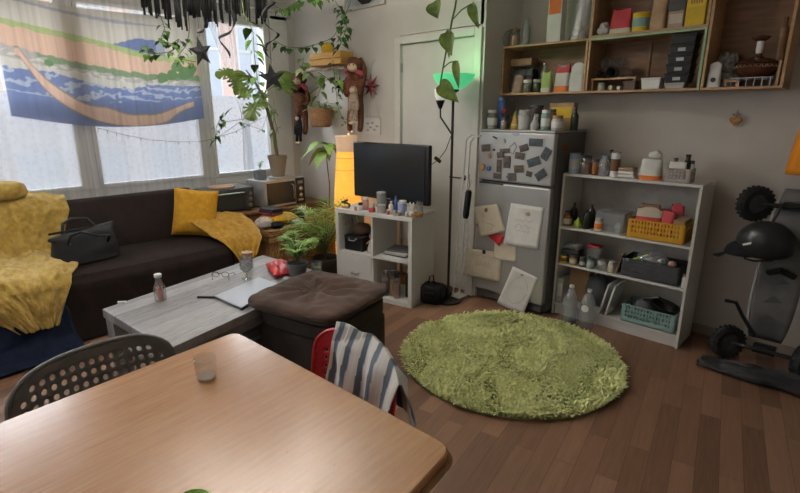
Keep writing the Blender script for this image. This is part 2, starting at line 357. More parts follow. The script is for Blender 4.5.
# tapestry: generic painted river landscape
TY0,TY1=.79,2.33
def lerp(a,c,t): return tuple(a[i]+(c[i]-a[i])*t for i in range(3))
def tapcol(u,v):
    n=fbm(u*6,v*6)*.03; n2=fbm(u*30,v*30)
    cre=(.66,.62,.54); blu=(.16,.22,.42); pea=(.74,.5,.38); grn=(.42,.52,.22); dg=(.2,.3,.17); gry=(.45,.43,.4)
    g1=.79-.16*u+.06*math.sin(u*6)*u          # green band on top of the peach bank
    hill=.66+.13*math.exp(-((u-.68)/.2)**2)
    low=.6-.17*u
    riv=.44-.22*math.exp(-((u-.0)/.3)**2)*0-.05*u
    c=cre
    if v>g1+.02:
        c=cre
        if .3<u<.8 and v<hill+.02*n2+.0 and v>g1-.0: c=blu if u<.75 else (.35,.38,.48)
        if v>.97-.12*u and v>.9: c=lerp(cre,blu,.5) if v<.99-.1*u else cre
    elif v>g1-.03+.02*n2: c=grn
    elif v>low+.02*n2: c=pea
    elif v>low-.05+.05*fbm(u*14,1)+.02*n2: c=dg if u>.15 else gry
    elif v>low-.1: c=gry if n2>-.1 else cre
    elif v>riv-.03+.03*math.sin(u*9)+.02*n2: c=lerp(cre,(.5,.5,.48),.3)
    else:
        s=math.sin((v*70+6*math.sin(u*7+v*5)+3*n2))
        c=blu if s<.55 or v<.22 else (.42,.48,.58)
    # peach sand spit with a long curve
    t=(u-.06)/.88
    if 0<t<1:
        cy=.04+.5*math.exp(-max(0,u-.08)/.16)+(.11*(u-.68)/.25 if u>.68 else 0)+.008*math.sin(u*30)
        wd=.028+.03*math.sin(PI*min(1,t*1.1))
        if abs(v-cy-n)<wd: c=pea
        elif abs(v-cy-n)<wd+.014: c=(.3,.27,.2)
    # bushes
    for (bu,bv,br) in((.86,.53,.05),(.91,.47,.07),(.95,.5,.05),(.83,.46,.05),(.2,.5,.03),(.77,.44,.05)):
        if ((u-bu))**2*2+(v-bv)**2<(br*(1+.3*n2))**2: c=(.12,.24,.1)
    return c
b=B(); nu,nv=300,150
def tp(u,v):
    y=TY0+(TY1-TY0)*u; zb=1.57-.03*u-.085*math.sin(PI*u); zt=2.46-.04*math.sin(PI*u); z=zb+(zt-zb)*v
    return (-4.93+.012*math.sin(9*u+2*v)+.008*fbm(u*5,v*4),y,z)
b.grid(tp,nu,nv); o=b.obj('tapestry',vcol('tapestry_cloth',.9,.18))
ca=o.data.color_attributes.new('Col','FLOAT_COLOR','POINT')
for j in range(nv+1):
    for i in range(nu+1): ca.data[j*(nu+1)+i].color=(*tapcol(i/nu,j/nv),1)
tag(o,'tapestry printed with a blue and peach river landscape, hanging over the windows','tapestry')
# curtain rail
t=thing('curtain_rail','white curtain rail above the windows','curtain rail',(-4.9,.9,2.63))
b=B(); b.tube([(0,-2.3,0),(0,2.3,0)],.012); b.obj('rail',framem,t)
for y in(-2,0,2.0):
    b=B(); b.bx((-.1,y-.01,-.01),(0,y+.01,.01)); b.obj('bracket',framem,t)
# string of tiny lights across window
P=[onx(x,y,-4.84) for x,y in((98,128),(120,134),(150,140),(180,142),(205,141),(235,132),(262,118))]
t=thing('string_light','thin string of tiny bulbs sagging across the windows','string light',P[0])
b=B(); b.tube(P,.0022,n=5); b.at(P[0]).obj('wire',matblack,t)
for i in range(14):
    k=i/14*5.9; a=P[int(k)].lerp(P[int(k)+1],k%1); b=B(); b.ell(a-Vector((0,0,.012)),(.005,.005,.011),n=6); b.at(P[0]).obj('bulb',nm('bulb_glass',(.3,.28,.24),rough=.3),t)
# ================= SOFA GROUP =================
sofam=nm('brown_sofa_cloth',(.02,.0135,.012),(.014,.01,.009),14,.85,bump=.2,bscale=90,spec=.12)
SX=-3.92; SH=.49; SY0,SY1=-1.0,2.0
t=thing('sofa','dark brown low sofa bed under the windows','sofa',(-4.4,.5,0))
L=(-4.4,.5,0)
b=B()
def fn(u,v):
    # v along profile: floor front -> seat edge -> back ; u along y
    y=SY0+(SY1-SY0)*u; P=[(SX+.02,.015),(SX-.005,.22),(SX,.42),(SX-.035,.48),(SX-.1,SH),(-4.3,SH+.008),(-4.66,SH-.005)]
    k=v*(len(P)-1); i=min(int(k),len(P)-2); f=k-i
    x=P[i][0]*(1-f)+P[i+1][0]*f; z=P[i][1]*(1-f)+P[i+1][1]*f
    x+=.008*fbm(y*3,v*4)*(1 if v<.6 else 0); z+=.008*fbm(x*4,y*3)*(1 if v>.5 else 0)
    return (x,y,z)
b.grid(fn,60,24)
b.add([(SX+.02,SY1,.015),(SX-.005,SY1,.22),(SX,SY1,.42),(SX-.035,SY1,.48),(SX-.1,SY1,SH),(-4.66,SY1,SH-.005),(-4.66,SY1,.015)],[(0,1,2,3,4,5,6)])
b.add([(-4.66,SY0,.015),(-4.66,SY1,.015),(-4.66,SY1,SH),(-4.66,SY0,SH)],[(0,1,2,3)])
b.at(L).obj('seat',sofam,t,weld=True)
b=B(); pr=[(-4.58,.42),(-4.68,.86),(-4.7,.885),(-4.74,.9),(-4.82,.895),(-4.85,.86),(-4.82,.05),(-4.68,.05)]
M=Matrix(((1,0,0,0),(0,0,-1,0),(0,1,0,0),(0,0,0,1)))
b.ext(pr,SY1+.03-SY0,M=TR((0,SY1+.03,0))@M); b.at(L).obj('backrest',sofam,t,bevel=.012)
for y in(SY0+.1,SY1-.1):
  for x in(SX-.1,-4.55):
    b=B(); b.box((x,y,.0075),(.05,.05,.015)); b.at(L).obj('leg',black,t)
# draped cloth helper: path in (x,z) with y range per step
def drape(name,path,ys,mat,label,cat,amp=.02,fr=9,nu=40,nv=60,th=.012,seed=0,ruf=.008,group=None,off=1):
    b=B(); n=len(path)
    # arc-length resample
    D=[0]
    for i in range(1,n): D.append(D[-1]+math.hypot(path[i][0]-path[i-1][0],path[i][1]-path[i-1][1]))
    def ev(v):
        s=v*D[-1]; i=0
        while i<n-2 and D[i+1]<s: i+=1
        f=(s-D[i])/(D[i+1]-D[i]); f=max(0,min(1,f))
        p=[path[i][k]*(1-f)+path[i+1][k]*f for k in(0,1)]; y=[ys[i][k]*(1-f)+ys[i+1][k]*f for k in(0,1)]
        tx=path[i+1][0]-path[i][0]; tz=path[i+1][1]-path[i][1]; l=math.hypot(tx,tz) or 1
        return p,y,(-tz/l,tx/l)
    def fn(u,v):
        p,y,nn=ev(v); Y=y[0]+(y[1]-y[0])*u
        a=abs(math.sin(fr*u*PI+2.2*fbm(u*2+seed,v*2.5)+seed))*amp+ruf*(fbm(u*14+seed,v*14)+.6*fbm(u*30+seed,v*30))+ruf
        a*=min(1,6*min(u,1-u)+.25)
        return (p[0]-nn[0]*a*-1*off,Y+.01*fbm(v*9,seed+u),p[1]+nn[1]*a*off)
    b.grid(fn,nu,nv)
    o=b.obj(name,mat,solid=th,off=1); return tag(o,label,cat,group)
knit=nm('yellow_knit',(.56,.39,.1),(.4,.26,.05),26,.95,bump=.9,bscale=110,sheen=.3)
knit2=nm('mustard_knit',(.5,.28,.035),(.36,.19,.02),26,.95,bump=.9,bscale=90,sheen=.2)
navy=nm('navy_fleece',(.011,.016,.034),(.007,.01,.022),14,.95,bump=.3,spec=.1)
# path direction: from the back top forward/down, normal points outward
pth=[(-4.84,.86),(-4.8,.93),(-4.72,.92),(-4.66,.84),(-4.6,.66),(-4.55,.55),(-4.45,.525),(-4.1,.52),(-3.95,.51),(-3.89,.46),(-3.87,.36),(-3.865,.2)]
ysl=[(.1,1.0),(.1,1.02),(.1,1.0),(.12,1.0),(.2,.93),(.2,.92),(.15,.95),(.1,.88),(.1,.8),(.15,.77),(.28,.72),(.42,.66)]
drape('throw_blanket',pth,ysl,knit,'pale yellow knitted throw draped over the left end of the sofa','blanket',amp=.035,fr=3,nu=90,nv=110,th=.014,ruf=.02,seed=1)
b=B(); b.ell((0,0,0),(.11,.14,.07),n=24)
o=b.obj('bunched_towel',knit,loc=(-4.72,.62,1.03)); 
for v in o.data.vertices: v.co*=1+.25*fbm(v.co.x*14,v.co.y*14,v.co.z*14)
tag(o,'yellow knitted towel bunched on top of the sofa back at the left edge','towel')
pn=[(-4.25,.503),(-4.0,.503),(-3.93,.49),(-3.895,.44),(-3.87,.3),(-3.83,.12),(-3.76,.03),(-3.68,.015)]
yn=[(-.6,.6),(-.6,.62),(-.6,.62),(-.6,.66),(-.6,.72),(-.6,.74),(-.6,.76),(-.6,.76)]
drape('blanket',pn,yn,navy,'navy blue blanket hanging down the sofa front beneath the yellow throw','blanket',amp=.012,fr=6,nu=50,nv=50,th=.006,seed=3,ruf=.004)
# pillow
def pillow(b,w,h,t,M,m=0,n=24):
    def f(sgn):
        def g(u,v):
            a=2*u-1; c=2*v-1; k=max(0,(1-a**4)*(1-c**4))**.55
            e=1-.06*(abs(a)**2*abs(c)**2); x=a*w/2*(1-.05*(1-c*c)); z=c*h/2*(1-.05*(1-a*a))
            return (x,sgn*t/2*k+.004*fbm(u*9,v*9,sgn),z)
        return g
    b.grid(f(1),n,n,m,M); b.grid(f(-1),n,n,m,M); return b
t=thing('cushion','mustard yellow square cushion standing at the right end of the sofa','cushion',(-4.42,1.92,.50))
b=B(); pillow(b,.38,.43,.16,TR((0,0,.215))@Matrix.Rotation(math.radians(62),4,'Z')@Matrix.Rotation(math.radians(-14),4,'X')@Matrix.Rotation(math.radians(8),4,'Y')); b.obj('cover',yellow,t,weld=True)
# mustard throw at right end, over the arm and down
pth=[(-4.6,.60),(-4.5,.64),(-4.35,.65),(-4.2,.6),(-4.06,.54),(-3.95,.5),(-3.885,.4),(-3.87,.28)]
drape('throw_blanket',pth,[(1.86,2.2),(1.86,2.28),(1.84,2.34),(1.86,2.36),(1.9,2.34),(1.94,2.3),(2.0,2.22),(2.04,2.12)],knit2,'mustard throw heaped over the right end of the sofa beside the wicker chest','blanket',amp=.022,fr=5,nu=50,nv=60,th=.014,seed=5,ruf=.012)
# handbag
lea=nm('black_leather',(.009,.009,.011),(.014,.014,.016),16,.5,bump=.2,spec=.2)
t=thing('handbag','black leather handbag lying on the sofa beside the yellow throw','bag',(-4.28,.98,.505),math.radians(100))
t.scale=(1.25,1.2,1.2)
b=B()
def fn(u,v):
    a=2*PI*u; w=.19*(1-.12*v)+.02*(v>.9); d=.075*(1-v)**.6+.02
    sq=lambda q: math.copysign(abs(q)**.6,q)
    return (w*sq(math.cos(a)),d*sq(math.sin(a))+.01*fbm(u*6,v*4),.19*v+.02*v*math.cos(a)*1.2+.004)
b.grid(fn,40,12); b.add([fn(k/40,0) for k in range(40)],[tuple(range(39,-1,-1))]); b.add([fn(k/40,1) for k in range(40)],[tuple(range(40))]); b.obj('bag_body',lea,t,bevel=0,weld=True)
b=B(); b.box((0,0,.2),(.36,.012,.012)); b.obj('zipper',matblack,t)
for s in(-1,1):
    b=B(); P=[(-.11,s*.055,.13),(-.1,s*.09,.19),(-.06,s*.14,.21),(.02,s*.16,.17),(.09,s*.14,.16),(.11,s*.08,.13),(.11,s*.06,.1)]
    if s>0: P=[(-.1,.03,.17),(-.08,.05,.24),(-.02,.07,.26),(.06,.06,.25),(.1,.03,.18)]
    b.tube(P,.009,n=6); b.obj('handle',lea,t)
b=B(); b.lathe([(.014,0),(.014,.004),(.001,.006)],M=TR((.1,-.05,.12))@Matrix.Rotation(PI/2,4,'X')); b.obj('rivet',chrome,t)
b=B(); b.lathe([(.014,0),(.014,.004),(.001,.006)],M=TR((-.1,-.05,.12))@Matrix.Rotation(PI/2,4,'X')); b.obj('rivet',chrome,t)
# ================= SIDEBOARD, MICROWAVE, TOASTER OVEN =================
t=thing('sideboard','low dark sideboard in the window corner carrying the microwave','sideboard',(-4.7,2.8,0))
b=B(); b.bx((-.25,-.6,.05),(.2,.65,.6)); b.obj('body',woodd,t,bevel=.004)
b=B(); b.bx((-.26,-.62,.601),(.24,.66,.63)); b.obj('worktop',woodd,t,bevel=.004)
for x in(-.2,.15):
  for y in(-.55,.6): b=B(); b.box((x,y,.025),(.04,.04,.05)); b.obj('leg',black,t)
for k in range(2):
    b=B(); b.bx((.201,-.58+k*.62,.08),(.215,.02+k*.62,.58)); d=b.obj('door',woodd,t,bevel=.003)
    b=B(); b.ell((.225,-.03+k*.1,.35),(.012,.012,.012)); b.obj('knob',steel,d)
def micro():
    t=thing('microwave_oven','silver microwave oven with a black door on the sideboard, under the potted plants','microwave',(-4.66,2.93,.63),math.radians(2))
    sv=nm('microwave_silver',(.48,.46,.44),(.44,.42,.4),10,.35,metal=.4); bk=nm('oven_glass',(.02,.02,.022),(.03,.03,.03),5,.12)
    b=B(); b.bx((-.16,-.25,.012),(.155,.25,.285)); b.obj('body',sv,t,bevel=.006)
    b=B(); b.bx((.156,-.25,.012),(.175,.13,.285)); d=b.obj('door',sv,t,bevel=.004)
    b=B(); b.bx((.1755,-.23,.035),(.179,.12,.262)); b.obj('door_window',bk,d)
    b=B(); b.tube([(.18,.075,.07),(.2,.085,.08),(.2,.085,.22),(.18,.075,.23)],.008); b.obj('door_handle',chrome,d)
    b=B(); b.bx((.156,.135,.012),(.175,.25,.285)); c=b.obj('control_panel',bk,t,bevel=.004)
    for z in(.1,.17):
        b=B(); b.lathe([(.024,0),(.024,.012),(.018,.016)],M=TR((.175,.19,z))@Matrix.Rotation(PI/2,4,'Y')); b.obj('knob',chrome,c)
    b=B(); b.bx((.1755,.16,.225),(.177,.225,.255)); b.obj('display',nm('display',(.25,.3,.3),rough=.2),c)
    b=B(); b.bx((.1755,.16,.04),(.177,.225,.06)); b.obj('button',sv,c)
    for x in(-.12,.12):
      for y in(-.2,.2): b=B(); b.lathe([(.012,0),(.012,.012)],(x,y,0)); b.obj('foot',black,t)
micro()
t=thing('toaster_oven','black toaster oven beside the microwave, round board on top','oven',(-4.7,2.36,.63),math.radians(0))
b=B(); b.bx((-.15,-.24,.015),(.15,.24,.24)); b.obj('body',nm('oven_black',(.03,.03,.03),(.04,.04,.04),6,.3),t,bevel=.008)
b=B(); b.bx((.151,-.23,.03),(.165,.14,.22)); d=b.obj('door',nm('oven_glass2',(.02,.02,.02),(.03,.03,.03),6,.1),t,bevel=.004)
b=B(); b.tube([(.165,-.2,.2),(.19,-.2,.2),(.19,.11,.2),(.165,.11,.2)],.007); b.obj('door_handle',chrome,d)
for z in(.06,.12,.18): b=B(); b.lathe([(.02,0),(.02,.015),(.015,.018)],M=TR((.151,.19,z))@Matrix.Rotation(PI/2,4,'Y')); b.obj('knob',steel,t)
for x in(-.12,.12):
  for y in(-.2,.2): b=B(); b.lathe([(.012,0),(.012,.015)],(x,y,0)); b.obj('foot',black,t)
b=B(); b.lathe([(.001,0),(.12,0),(.125,.008),(.12,.016),(.001,.016)],n=32); tag(b.obj('cutting_board',woodl,loc=(-4.7,2.34,.871)),'round wooden board lying on top of the toaster oven','board')
# ================= WICKER CHESTS =================
wick=nm('wicker',(.42,.24,.09),(.24,.12,.04),60,.7,bump=.6,bscale=150)
def chest(loc,rz,w,d,h,label,group):
    t=thing('wicker_chest',label,'basket',loc,rz)
    b=B(); nx=int(w/.035); 
    b.box((0,0,h*.45),(w-.03,d-.03,h*.9-.002))
    for s,(W,D) in((0,(w,d)),(1,(d,w))):
        for sg in(-1,1):
            n=int(W/.03)
            for i in range(n+1):
                x=-W/2+W*i/n; p=[(x,sg*D/2,.02),(x,sg*(D/2+.003),h*.3),(x,sg*(D/2+.003),h*.6),(x,sg*D/2,h*.88)]
                if s: p=[(q[1],q[0],q[2]) for q in p]
                b.tube(p,.0085,n=5)
    b.obj('basket_body',wick,t)
    for z in(.015,h*.18,h*.86,h*.8):
        b=B(); b.tube([(-w/2-.006,-d/2-.006,z),(w/2+.006,-d/2-.006,z),(w/2+.006,d/2+.006,z),(-w/2-.006,d/2+.006,z)],.012,n=6,closed=True); b.obj('rim',wick,t)
    b=B()
    b.box((0,0,h*.95),(w+.02,d+.02,h*.07))
    for k in range(int(w/.022)): x=-w/2+.011+k*.022; b.tube([(x,-d/2-.01,h),(x,d/2+.01,h)],.009,n=5)
    for z in(.92,.96,1.0): b.tube([(-w/2-.012,-d/2-.012,h*z),(w/2+.012,-d/2-.012,h*z),(w/2+.012,d/2+.012,h*z),(-w/2-.012,d/2+.012,h*z)],.009,n=5,closed=True)
    b.obj('lid',wick,t)
CH=.52
chest((-4.2,2.68,0),math.radians(0),.42,.56,CH,'large wicker chest with clothes heaped on it, beside the sofa',None)
chest((-4.12,3.22,0),math.radians(0),.44,.36,CH-.02,'smaller wicker chest behind the palms, lit orange by the lamp',None)
# clothes & things on the chest
def lump(name,loc,r,mat,label,cat,seed=0,amp=.25,fz=9,rz=0,group=None):
    b=B(); b.ell((0,0,0),(1,1,1),n=32)
    vs=[]
    for v in b.v:
        q=Vector(v); k=1+amp*fbm(q.x*1.6+seed,q.y*1.6,q.z*1.6+seed)+amp*.45*fbm(q.x*4+seed,q.y*4,q.z*4)
        q=q*k; q=Vector((q.x*r[0],q.y*r[1],q.z*r[2])); 
        if q.z<-r[2]*.72: q.z=-r[2]*.72
        vs.append((RZ(rz)@Vector((q.x,q.y,q.z+r[2]*.72)))[:])
    b.v=[tuple(v) for v in vs]
    return tag(b.obj(name,mat,loc=loc,sharp=80),label,cat,group)
zc=CH+.012
lump('woolly_hat',(-4.13,2.44,zc),(.09,.08,.06),nm('hat_grey',(.45,.4,.37),(.38,.33,.3),30,.95,bump=.5),'pale grey woolly hat at the near end of the wicker chest','hat',2)
lump('folded_clothes',(-4.07,2.53,zc),(.09,.07,.03),matblack,'black folded garment at the front of the wicker chest','clothes',4)
b=B(); pillow(b,.36,.26,.1,TR((0,0,.05))@Matrix.Rotation(PI/2,4,'X')); t=thing('flat_cushion','flat yellow cushion lying on the wicker chest','cushion',(-4.2,2.66,zc),math.radians(70)); b.obj('cover',yellow,t,weld=True)
b=B()
for k in range(3): b.box((.004*k,.003*k,.012+k*.02),(.2-.01*k,.15,.018),m=[0,1,1][k])
t=thing('folded_shirts','small stack of folded black and plum shirts on the flat yellow cushion','clothes',(-4.23,2.58,zc+.1),math.radians(10)); b.obj('stack',[nm('plum_cloth',(.2,.03,.05),rough=.9),nm('charcoal_cloth',(.04,.035,.045),rough=.9)],t,bevel=.006)
lump('plush_toy',(-4.15,2.85,zc),(.07,.06,.07),matblack,'black plush toy lying on the wicker chest between white cloths','plush toy',9)
lump('rolled_towel',(-4.2,2.93,zc),(.06,.05,.08),nm('towel_white',(.6,.58,.56),(.5,.48,.47),30,.95,bump=.4),'rolled white towel at the far end of the wicker chest','towel',12)
lump('white_cloth',(-4.04,2.76,zc),(.07,.06,.035),nm('towel_white2',(.55,.54,.53),(.48,.46,.45),30,.95,bump=.4),'crumpled white cloth at the front edge of the wicker chest','cloth',14)
# ================= COFFEE TABLE =================
cw=planks('weathered_wood',math.radians(-103),[(.05,.045,.04),(.16,.15,.145),(.27,.26,.255),(.37,.36,.355)],.11,3,.45,grain=.75,gscale=9,bump=.25)
A=onz(102,309,.45); Bc=onz(168,349,.45); D=onz(263,255,.45); Cc=Bc+(D-A)
ctl=(A+Bc+D+Cc)/4; base=(ctl.x,ctl.y,0)
t=thing('coffee_table','grey weathered plank coffee table between sofa and dining table','table',base)
def P2(s,q): # s along short A->B, q along long A->D
    return A+(Bc-A)*s+(D-A)*q
b=B(); b.ext([P2(0,0)[:2],P2(1,0)[:2],P2(1,1)[:2],P2(0,1)[:2]],.055,z0=.395); b.at(base).obj('tabletop',cw,t,bevel=.004)
for s,q in((.07,.04),(.93,.04),(.93,.96),(.07,.96)):
    p=P2(s,q); b=B(); b.box((p.x,p.y,.1975),(.085,.085,.395),rz=math.radians(10)); b.at(base).obj('leg',cw,t,bevel=.003)
for q0,q1,s0,s1 in((.08,.92,.04,.07),(.08,.92,.93,.96)):
    b=B(); b.ext([P2(s0,q0)[:2],P2(s1,q0)[:2],P2(s1,q1)[:2],P2(s0,q1)[:2]],.07,z0=.322); b.at(base).obj('apron',cw,t)
b=B(); b.ext([P2(.1,.08)[:2],P2(.9,.08)[:2],P2(.9,.92)[:2],P2(.1,.92)[:2]],.02,z0=.2); b.at(base).obj('lower_shelf',cw,t)
# magazines on the lower shelf
for k in range(4):
    p=P2(.35+.04*k,.14+.02*k); b=B(); b.box((0,0,.008),(.2,.28,.016)); b.box((0,0,.0165),(.16,.22,.001),1)
    tag(b.obj('magazine',[paper,[nm('mag_a',(.5,.2,.12),(.1,.1,.12),40,.5),nm('mag_b',(.15,.16,.2),(.5,.45,.4),30,.5)][k%2]],loc=(p.x,p.y,.2205+.0175*k)),'magazine in the pile on the shelf under the coffee table','magazine','magazines under the coffee table').rotation_euler=(0,0,.3*k)
TZ=.4505
def tp(x,y): p=onz(x,y,TZ); return (p.x,p.y,TZ)
# bottle
def thin(b,prof,th=.003,**k):
    pr=list(prof)+[(max(.0005,r-th),z+(th if i==len(prof)-1 else 0)) for i,(r,z) in reversed(list(enumerate(prof)))]
    return b.lathe(pr,**k)
t=thing('milk_bottle','small glass bottle with a white lid and pink straws on the coffee table','bottle',tp(161,300))
b=B(); b.lathe([(.001,0),(.033,0),(.036,.01),(.036,.08),(.02,.125),(.017,.15),(.019,.155)],n=24); b.obj('bottle_body',glassd,t)
b=B(); b.lathe([(.021,.153),(.022,.155),(.022,.172),(.018,.175),(.001,.175)],n=24); b.obj('lid',wht,t)
for k in range(5):
    b=B(); a=k*1.3; b.tube([(.014*math.cos(a),.014*math.sin(a),.005),(.017*math.cos(a+.6),.017*math.sin(a+.6),.09)],.006,n=8); b.obj('straw',nm('salmon_paper',(.65,.33,.24),(.6,.28,.2),20,.6),t)
b=B(); b.box((0,0,.006),(.05,.014,.012)); o=b.obj('lighter',wht,loc=tp(122,303),bevel=.003); o.rotation_euler=(0,0,.9); tag(o,'small white lighter near the corner of the coffee table','lighter')
b=B(); b.box((0,0,.007),(.15,.018,.012)); o=b.obj('vape_pen',black,loc=tp(209,298),bevel=.004); o.rotation_euler=(0,0,math.radians(-158)-PI/2*0+.65-.3); tag(o,'short black stick lying beside the laptop','pen')
# laptop
p=[onz(x,y,TZ) for x,y in((215,299),(241.5,311),(282,288),(259,280))]
c=sum((q for q in p),Vector())/4; t=thing('laptop','closed silver laptop on the coffee table, beside the footstool','laptop',(c.x,c.y,TZ))
b=B(); b.ext([((q-c)*1).to_2d()[:] for q in p],.013,z0=.003); b.obj('laptop_base',nm('laptop_dark',(.06,.06,.07),rough=.4),t,bevel=.003)
b=B(); b.ext([((q-c)*.998).to_2d()[:] for q in p],.007,z0=.0165); b.obj('laptop_lid',nm('laptop_silver',(.33,.345,.37),(.31,.325,.35),4,.4,metal=.2),t,bevel=.003)
for q in p: b=B(); v=(q-c)*.85; b.lathe([(.006,0),(.006,.003)],(v.x,v.y,0)); b.obj('foot',black,t)
# goblet, jar
t=thing('goblet','stemmed drinking glass on the coffee table','glass',tp(247,279))
b=B(); b.lathe([(.001,0),(.034,0),(.034,.004),(.006,.01),(.005,.045),(.02,.055),(.042,.08),(.044,.11),(.036,.15),(.034,.15),(.042,.11),(.04,.082),(.018,.058),(.0005,.055)],n=28); b.obj('bowl',glassd,t)
t=thing('storage_jar','clear glass jar with a wooden lid behind the stemmed glass','jar',tp(248,268))
b=B(); b.lathe([(.001,0),(.04,0),(.042,.005),(.042,.1),(.038,.11)],n=24); b.obj('jar_body',glassd,t)
b=B(); b.lathe([(.04,.1105),(.041,.112),(.041,.125),(.001,.126)],n=24); b.obj('lid',woodl,t)
# spectacles folded (wire stand)
t=thing('eyeglasses','thin metal framed eyeglasses standing on the coffee table','glasses',tp(221,280),math.radians(40))
b=B()
for s in(-1,1): b.tube([(s*.035+.026*math.cos(a),0,.042+.018*math.sin(a)) for a in [k*PI/8 for k in range(16)]],.0016,n=5,closed=True)
b.tube([(-.01,0,.047),(0,0,.052),(.01,0,.047)],.0016,n=5); b.obj('frame',matblack,t)
for s in(-1,1):
    b=B(); b.tube([(s*.062,0,.048),(s*.064,.08,.03),(s*.06,.11,.002)],.0016,n=5); b.tube([(s*.062,0,.048),(s*.06,-.004,.001)],.0016,n=5);  b.obj('temple',matblack,t)
# chips bag
def crumpled(b,w,h,t,M,m=0,m2=None,n=20,seed=0):
    def f(sg):
        def g(u,v):
            a=2*u-1; c=2*v-1; k=max(0,(1-a**6)*(1-abs(c)**3))**.6
            return (a*w/2*(1+.05*fbm(c*3,seed)),sg*t/2*k*(1+.5*fbm(u*4+seed,v*4,sg))+.006*fbm(u*12,v*12,seed),c*h/2)
        return g
    b.grid(f(1),n,n,m,M); b.grid(f(-1),n,n,m2 if m2 is not None else m,M); return b
foil=nm('red_foil',(.45,.02,.03),(.3,.06,.05),9,.3,bump=.3)
t=thing('snack_bag','crumpled red and silver snack bag on the coffee table','bag',tp(281,272),math.radians(-20))
b=B(); crumpled(b,.3,.17,.07,TR((0,0,.032))@Matrix.Rotation(PI/2,4,'X')); b.obj('bag_body',foil,t,weld=True)
lump('grey_case',tp(288,281),(.045,.03,.018),nm('case_grey',(.16,.16,.17),(.3,.3,.3),30,.5),'small dark grey case on the coffee table beside the snack bag','case',21,amp=.1)
# leaves
def leafq(b,p,d,up,L,W,droop=.3,m=0,fold=.15,n=5,kind='o'):
    p=Vector(p); d=Vector(d).normalized(); up=Vector(up); s=d.cross(up)
    if s.length<.01: s=d.orthogonal()
    s.normalize(); up=s.cross(d); vs=[]
    for i in range(n+1):
        t=i/n
        if kind=='o': w=math.sin(PI*min(1,t*.97+.03))**.8
        elif kind=='h': w=math.sin(PI*(t*.92+.08)**.62)
        else: w=math.sin(PI*min(1,t*.9+.1))**1.2
        c=p+d*(L*t)-Vector((0,0,1))*(droop*L*t*t)
        for k in(-1,0,1): vs.append(c+s*(k*W/2*w)+up*(abs(k)*fold*W*w))
    fs=[]
    for i in range(n):
        for k in(0,1): fs.append((i*3+k,i*3+k+1,i*3+k+4,i*3+k+3))
    b.add(vs,fs,m); return b
def pot(t,r,h,mat,soil=True,r0=None,name='pot'):
    r0=r0 or r*.75
    b=B(); b.lathe([(.001,0),(r0,0),(r,h*.82),(r*1.06,h*.83),(r*1.06,h),(r*.98,h),(r*.93,h*.8),(.001,h*.8)],n=28); o=b.obj(name,mat,t)
    if soil: b=B(); b.lathe([(.001,0),(r*.92,0),(r*.9,.005),(.001,.01)],(0,0,h*.8),24); b.obj('soil',nm('soil',(.05,.035,.025),(.03,.02,.015),60,.95,bump=.8),t)
    return o
def palm(t,n,H0,spread,seed,base=.0,mat=greenb):
    R=random.Random(seed)
    for i in range(n):
        a=2*PI*i/n+R.uniform(-.3,.3); hh=H0*R.uniform(.6,1.05); sp=spread*R.uniform(.5,1.1); b=B(); P=[]
        for k in range(9):
            u=k/8; P.append(Vector((math.cos(a)*sp*u**1.6,math.sin(a)*sp*u**1.6,base+hh*(u-.28*u**3))))
        b.tube(P,[.0035*(1-.7*k/8) for k in range(9)],1,n=5)
        for k in range(3,9):
            for q in range(2):
                u=P[k] if q==0 else (P[k]+P[k-1])/2; dd=(P[k]-P[k-1]).normalized()
                for s in(-1,1):
                    sd=Vector((-math.sin(a),math.cos(a),0))*s
                    leafq(b,u,dd*.7+sd,(0,0,1),.075*R.uniform(.7,1.2)*H0/.3*(.6 if k==8 else 1),.012,.35,0,.1,4,'o')
        b.obj('frond',[mat,stemg],t)
t=thing('potted_palm','small parlour palm in a grey pot on the coffee table','plant',tp(298,277))
gp=nm('grey_ceramic',(.13,.14,.145),(.11,.115,.12),10,.5); pot(t,.072,.11,gp); palm(t,18,.31,.13,3,.09)
t=thing('candle_glass','glass tumbler holding a green candle, right of the small palm','candle',tp(317,275))
b=B(); thin(b,[(.001,0),(.036,0),(.038,.004),(.038,.1)],th=.002,n=24); b.obj('tumbler',glassd,t)
b=B(); b.lathe([(.001,.004),(.033,.004),(.033,.06),(.001,.062)],n=24); b.obj('candle',nm('green_wax',(.25,.4,.2),rough=.5),t)
# floor palms behind the coffee table
t=thing('potted_palm','tall bushy parlour palm in a dark pot on the floor left of the cube shelf','plant',(-3.72,2.84,0))
pot(t,.13,.24,nm('dark_pot',(.05,.04,.035),(.035,.03,.025),10,.6)); palm(t,24,.8,.38,5,.2)
# avocado plant
def stemleaf(t,P,leaves,r,leafm,name='foliage'):
    b=B(); b.tube(P,r); b.obj('stem',bark,t)
t=thing('avocado_plant','lone broad leaved plant with drooping leaves on a thin stem in front of the corner','plant',(-4.12,3.22,CH-.02+.012))
pot(t,.07,.12,nm('terracotta',(.35,.16,.08),(.3,.13,.07),12,.8))
b=B(); P=[Vector((0,0,.09)),Vector((.01,.01,.35)),Vector((-.01,.0,.6)),Vector((0,0,.78))]; b.tube(P,[.008,.007,.006,.004]); b.obj('stem',bark,t)
R=random.Random(4)
for k in range(11):
    a=k*2.4; b=B(); p=P[3]-Vector((0,0,.02*(k//2))); leafq(b,p,(math.cos(a),math.sin(a),R.uniform(-.2,.7)),(0,0,1),R.uniform(.26,.34),R.uniform(.08,.11),.75,0,.12,7); b.obj('leaf',greenb if k%3 else greenv,t)
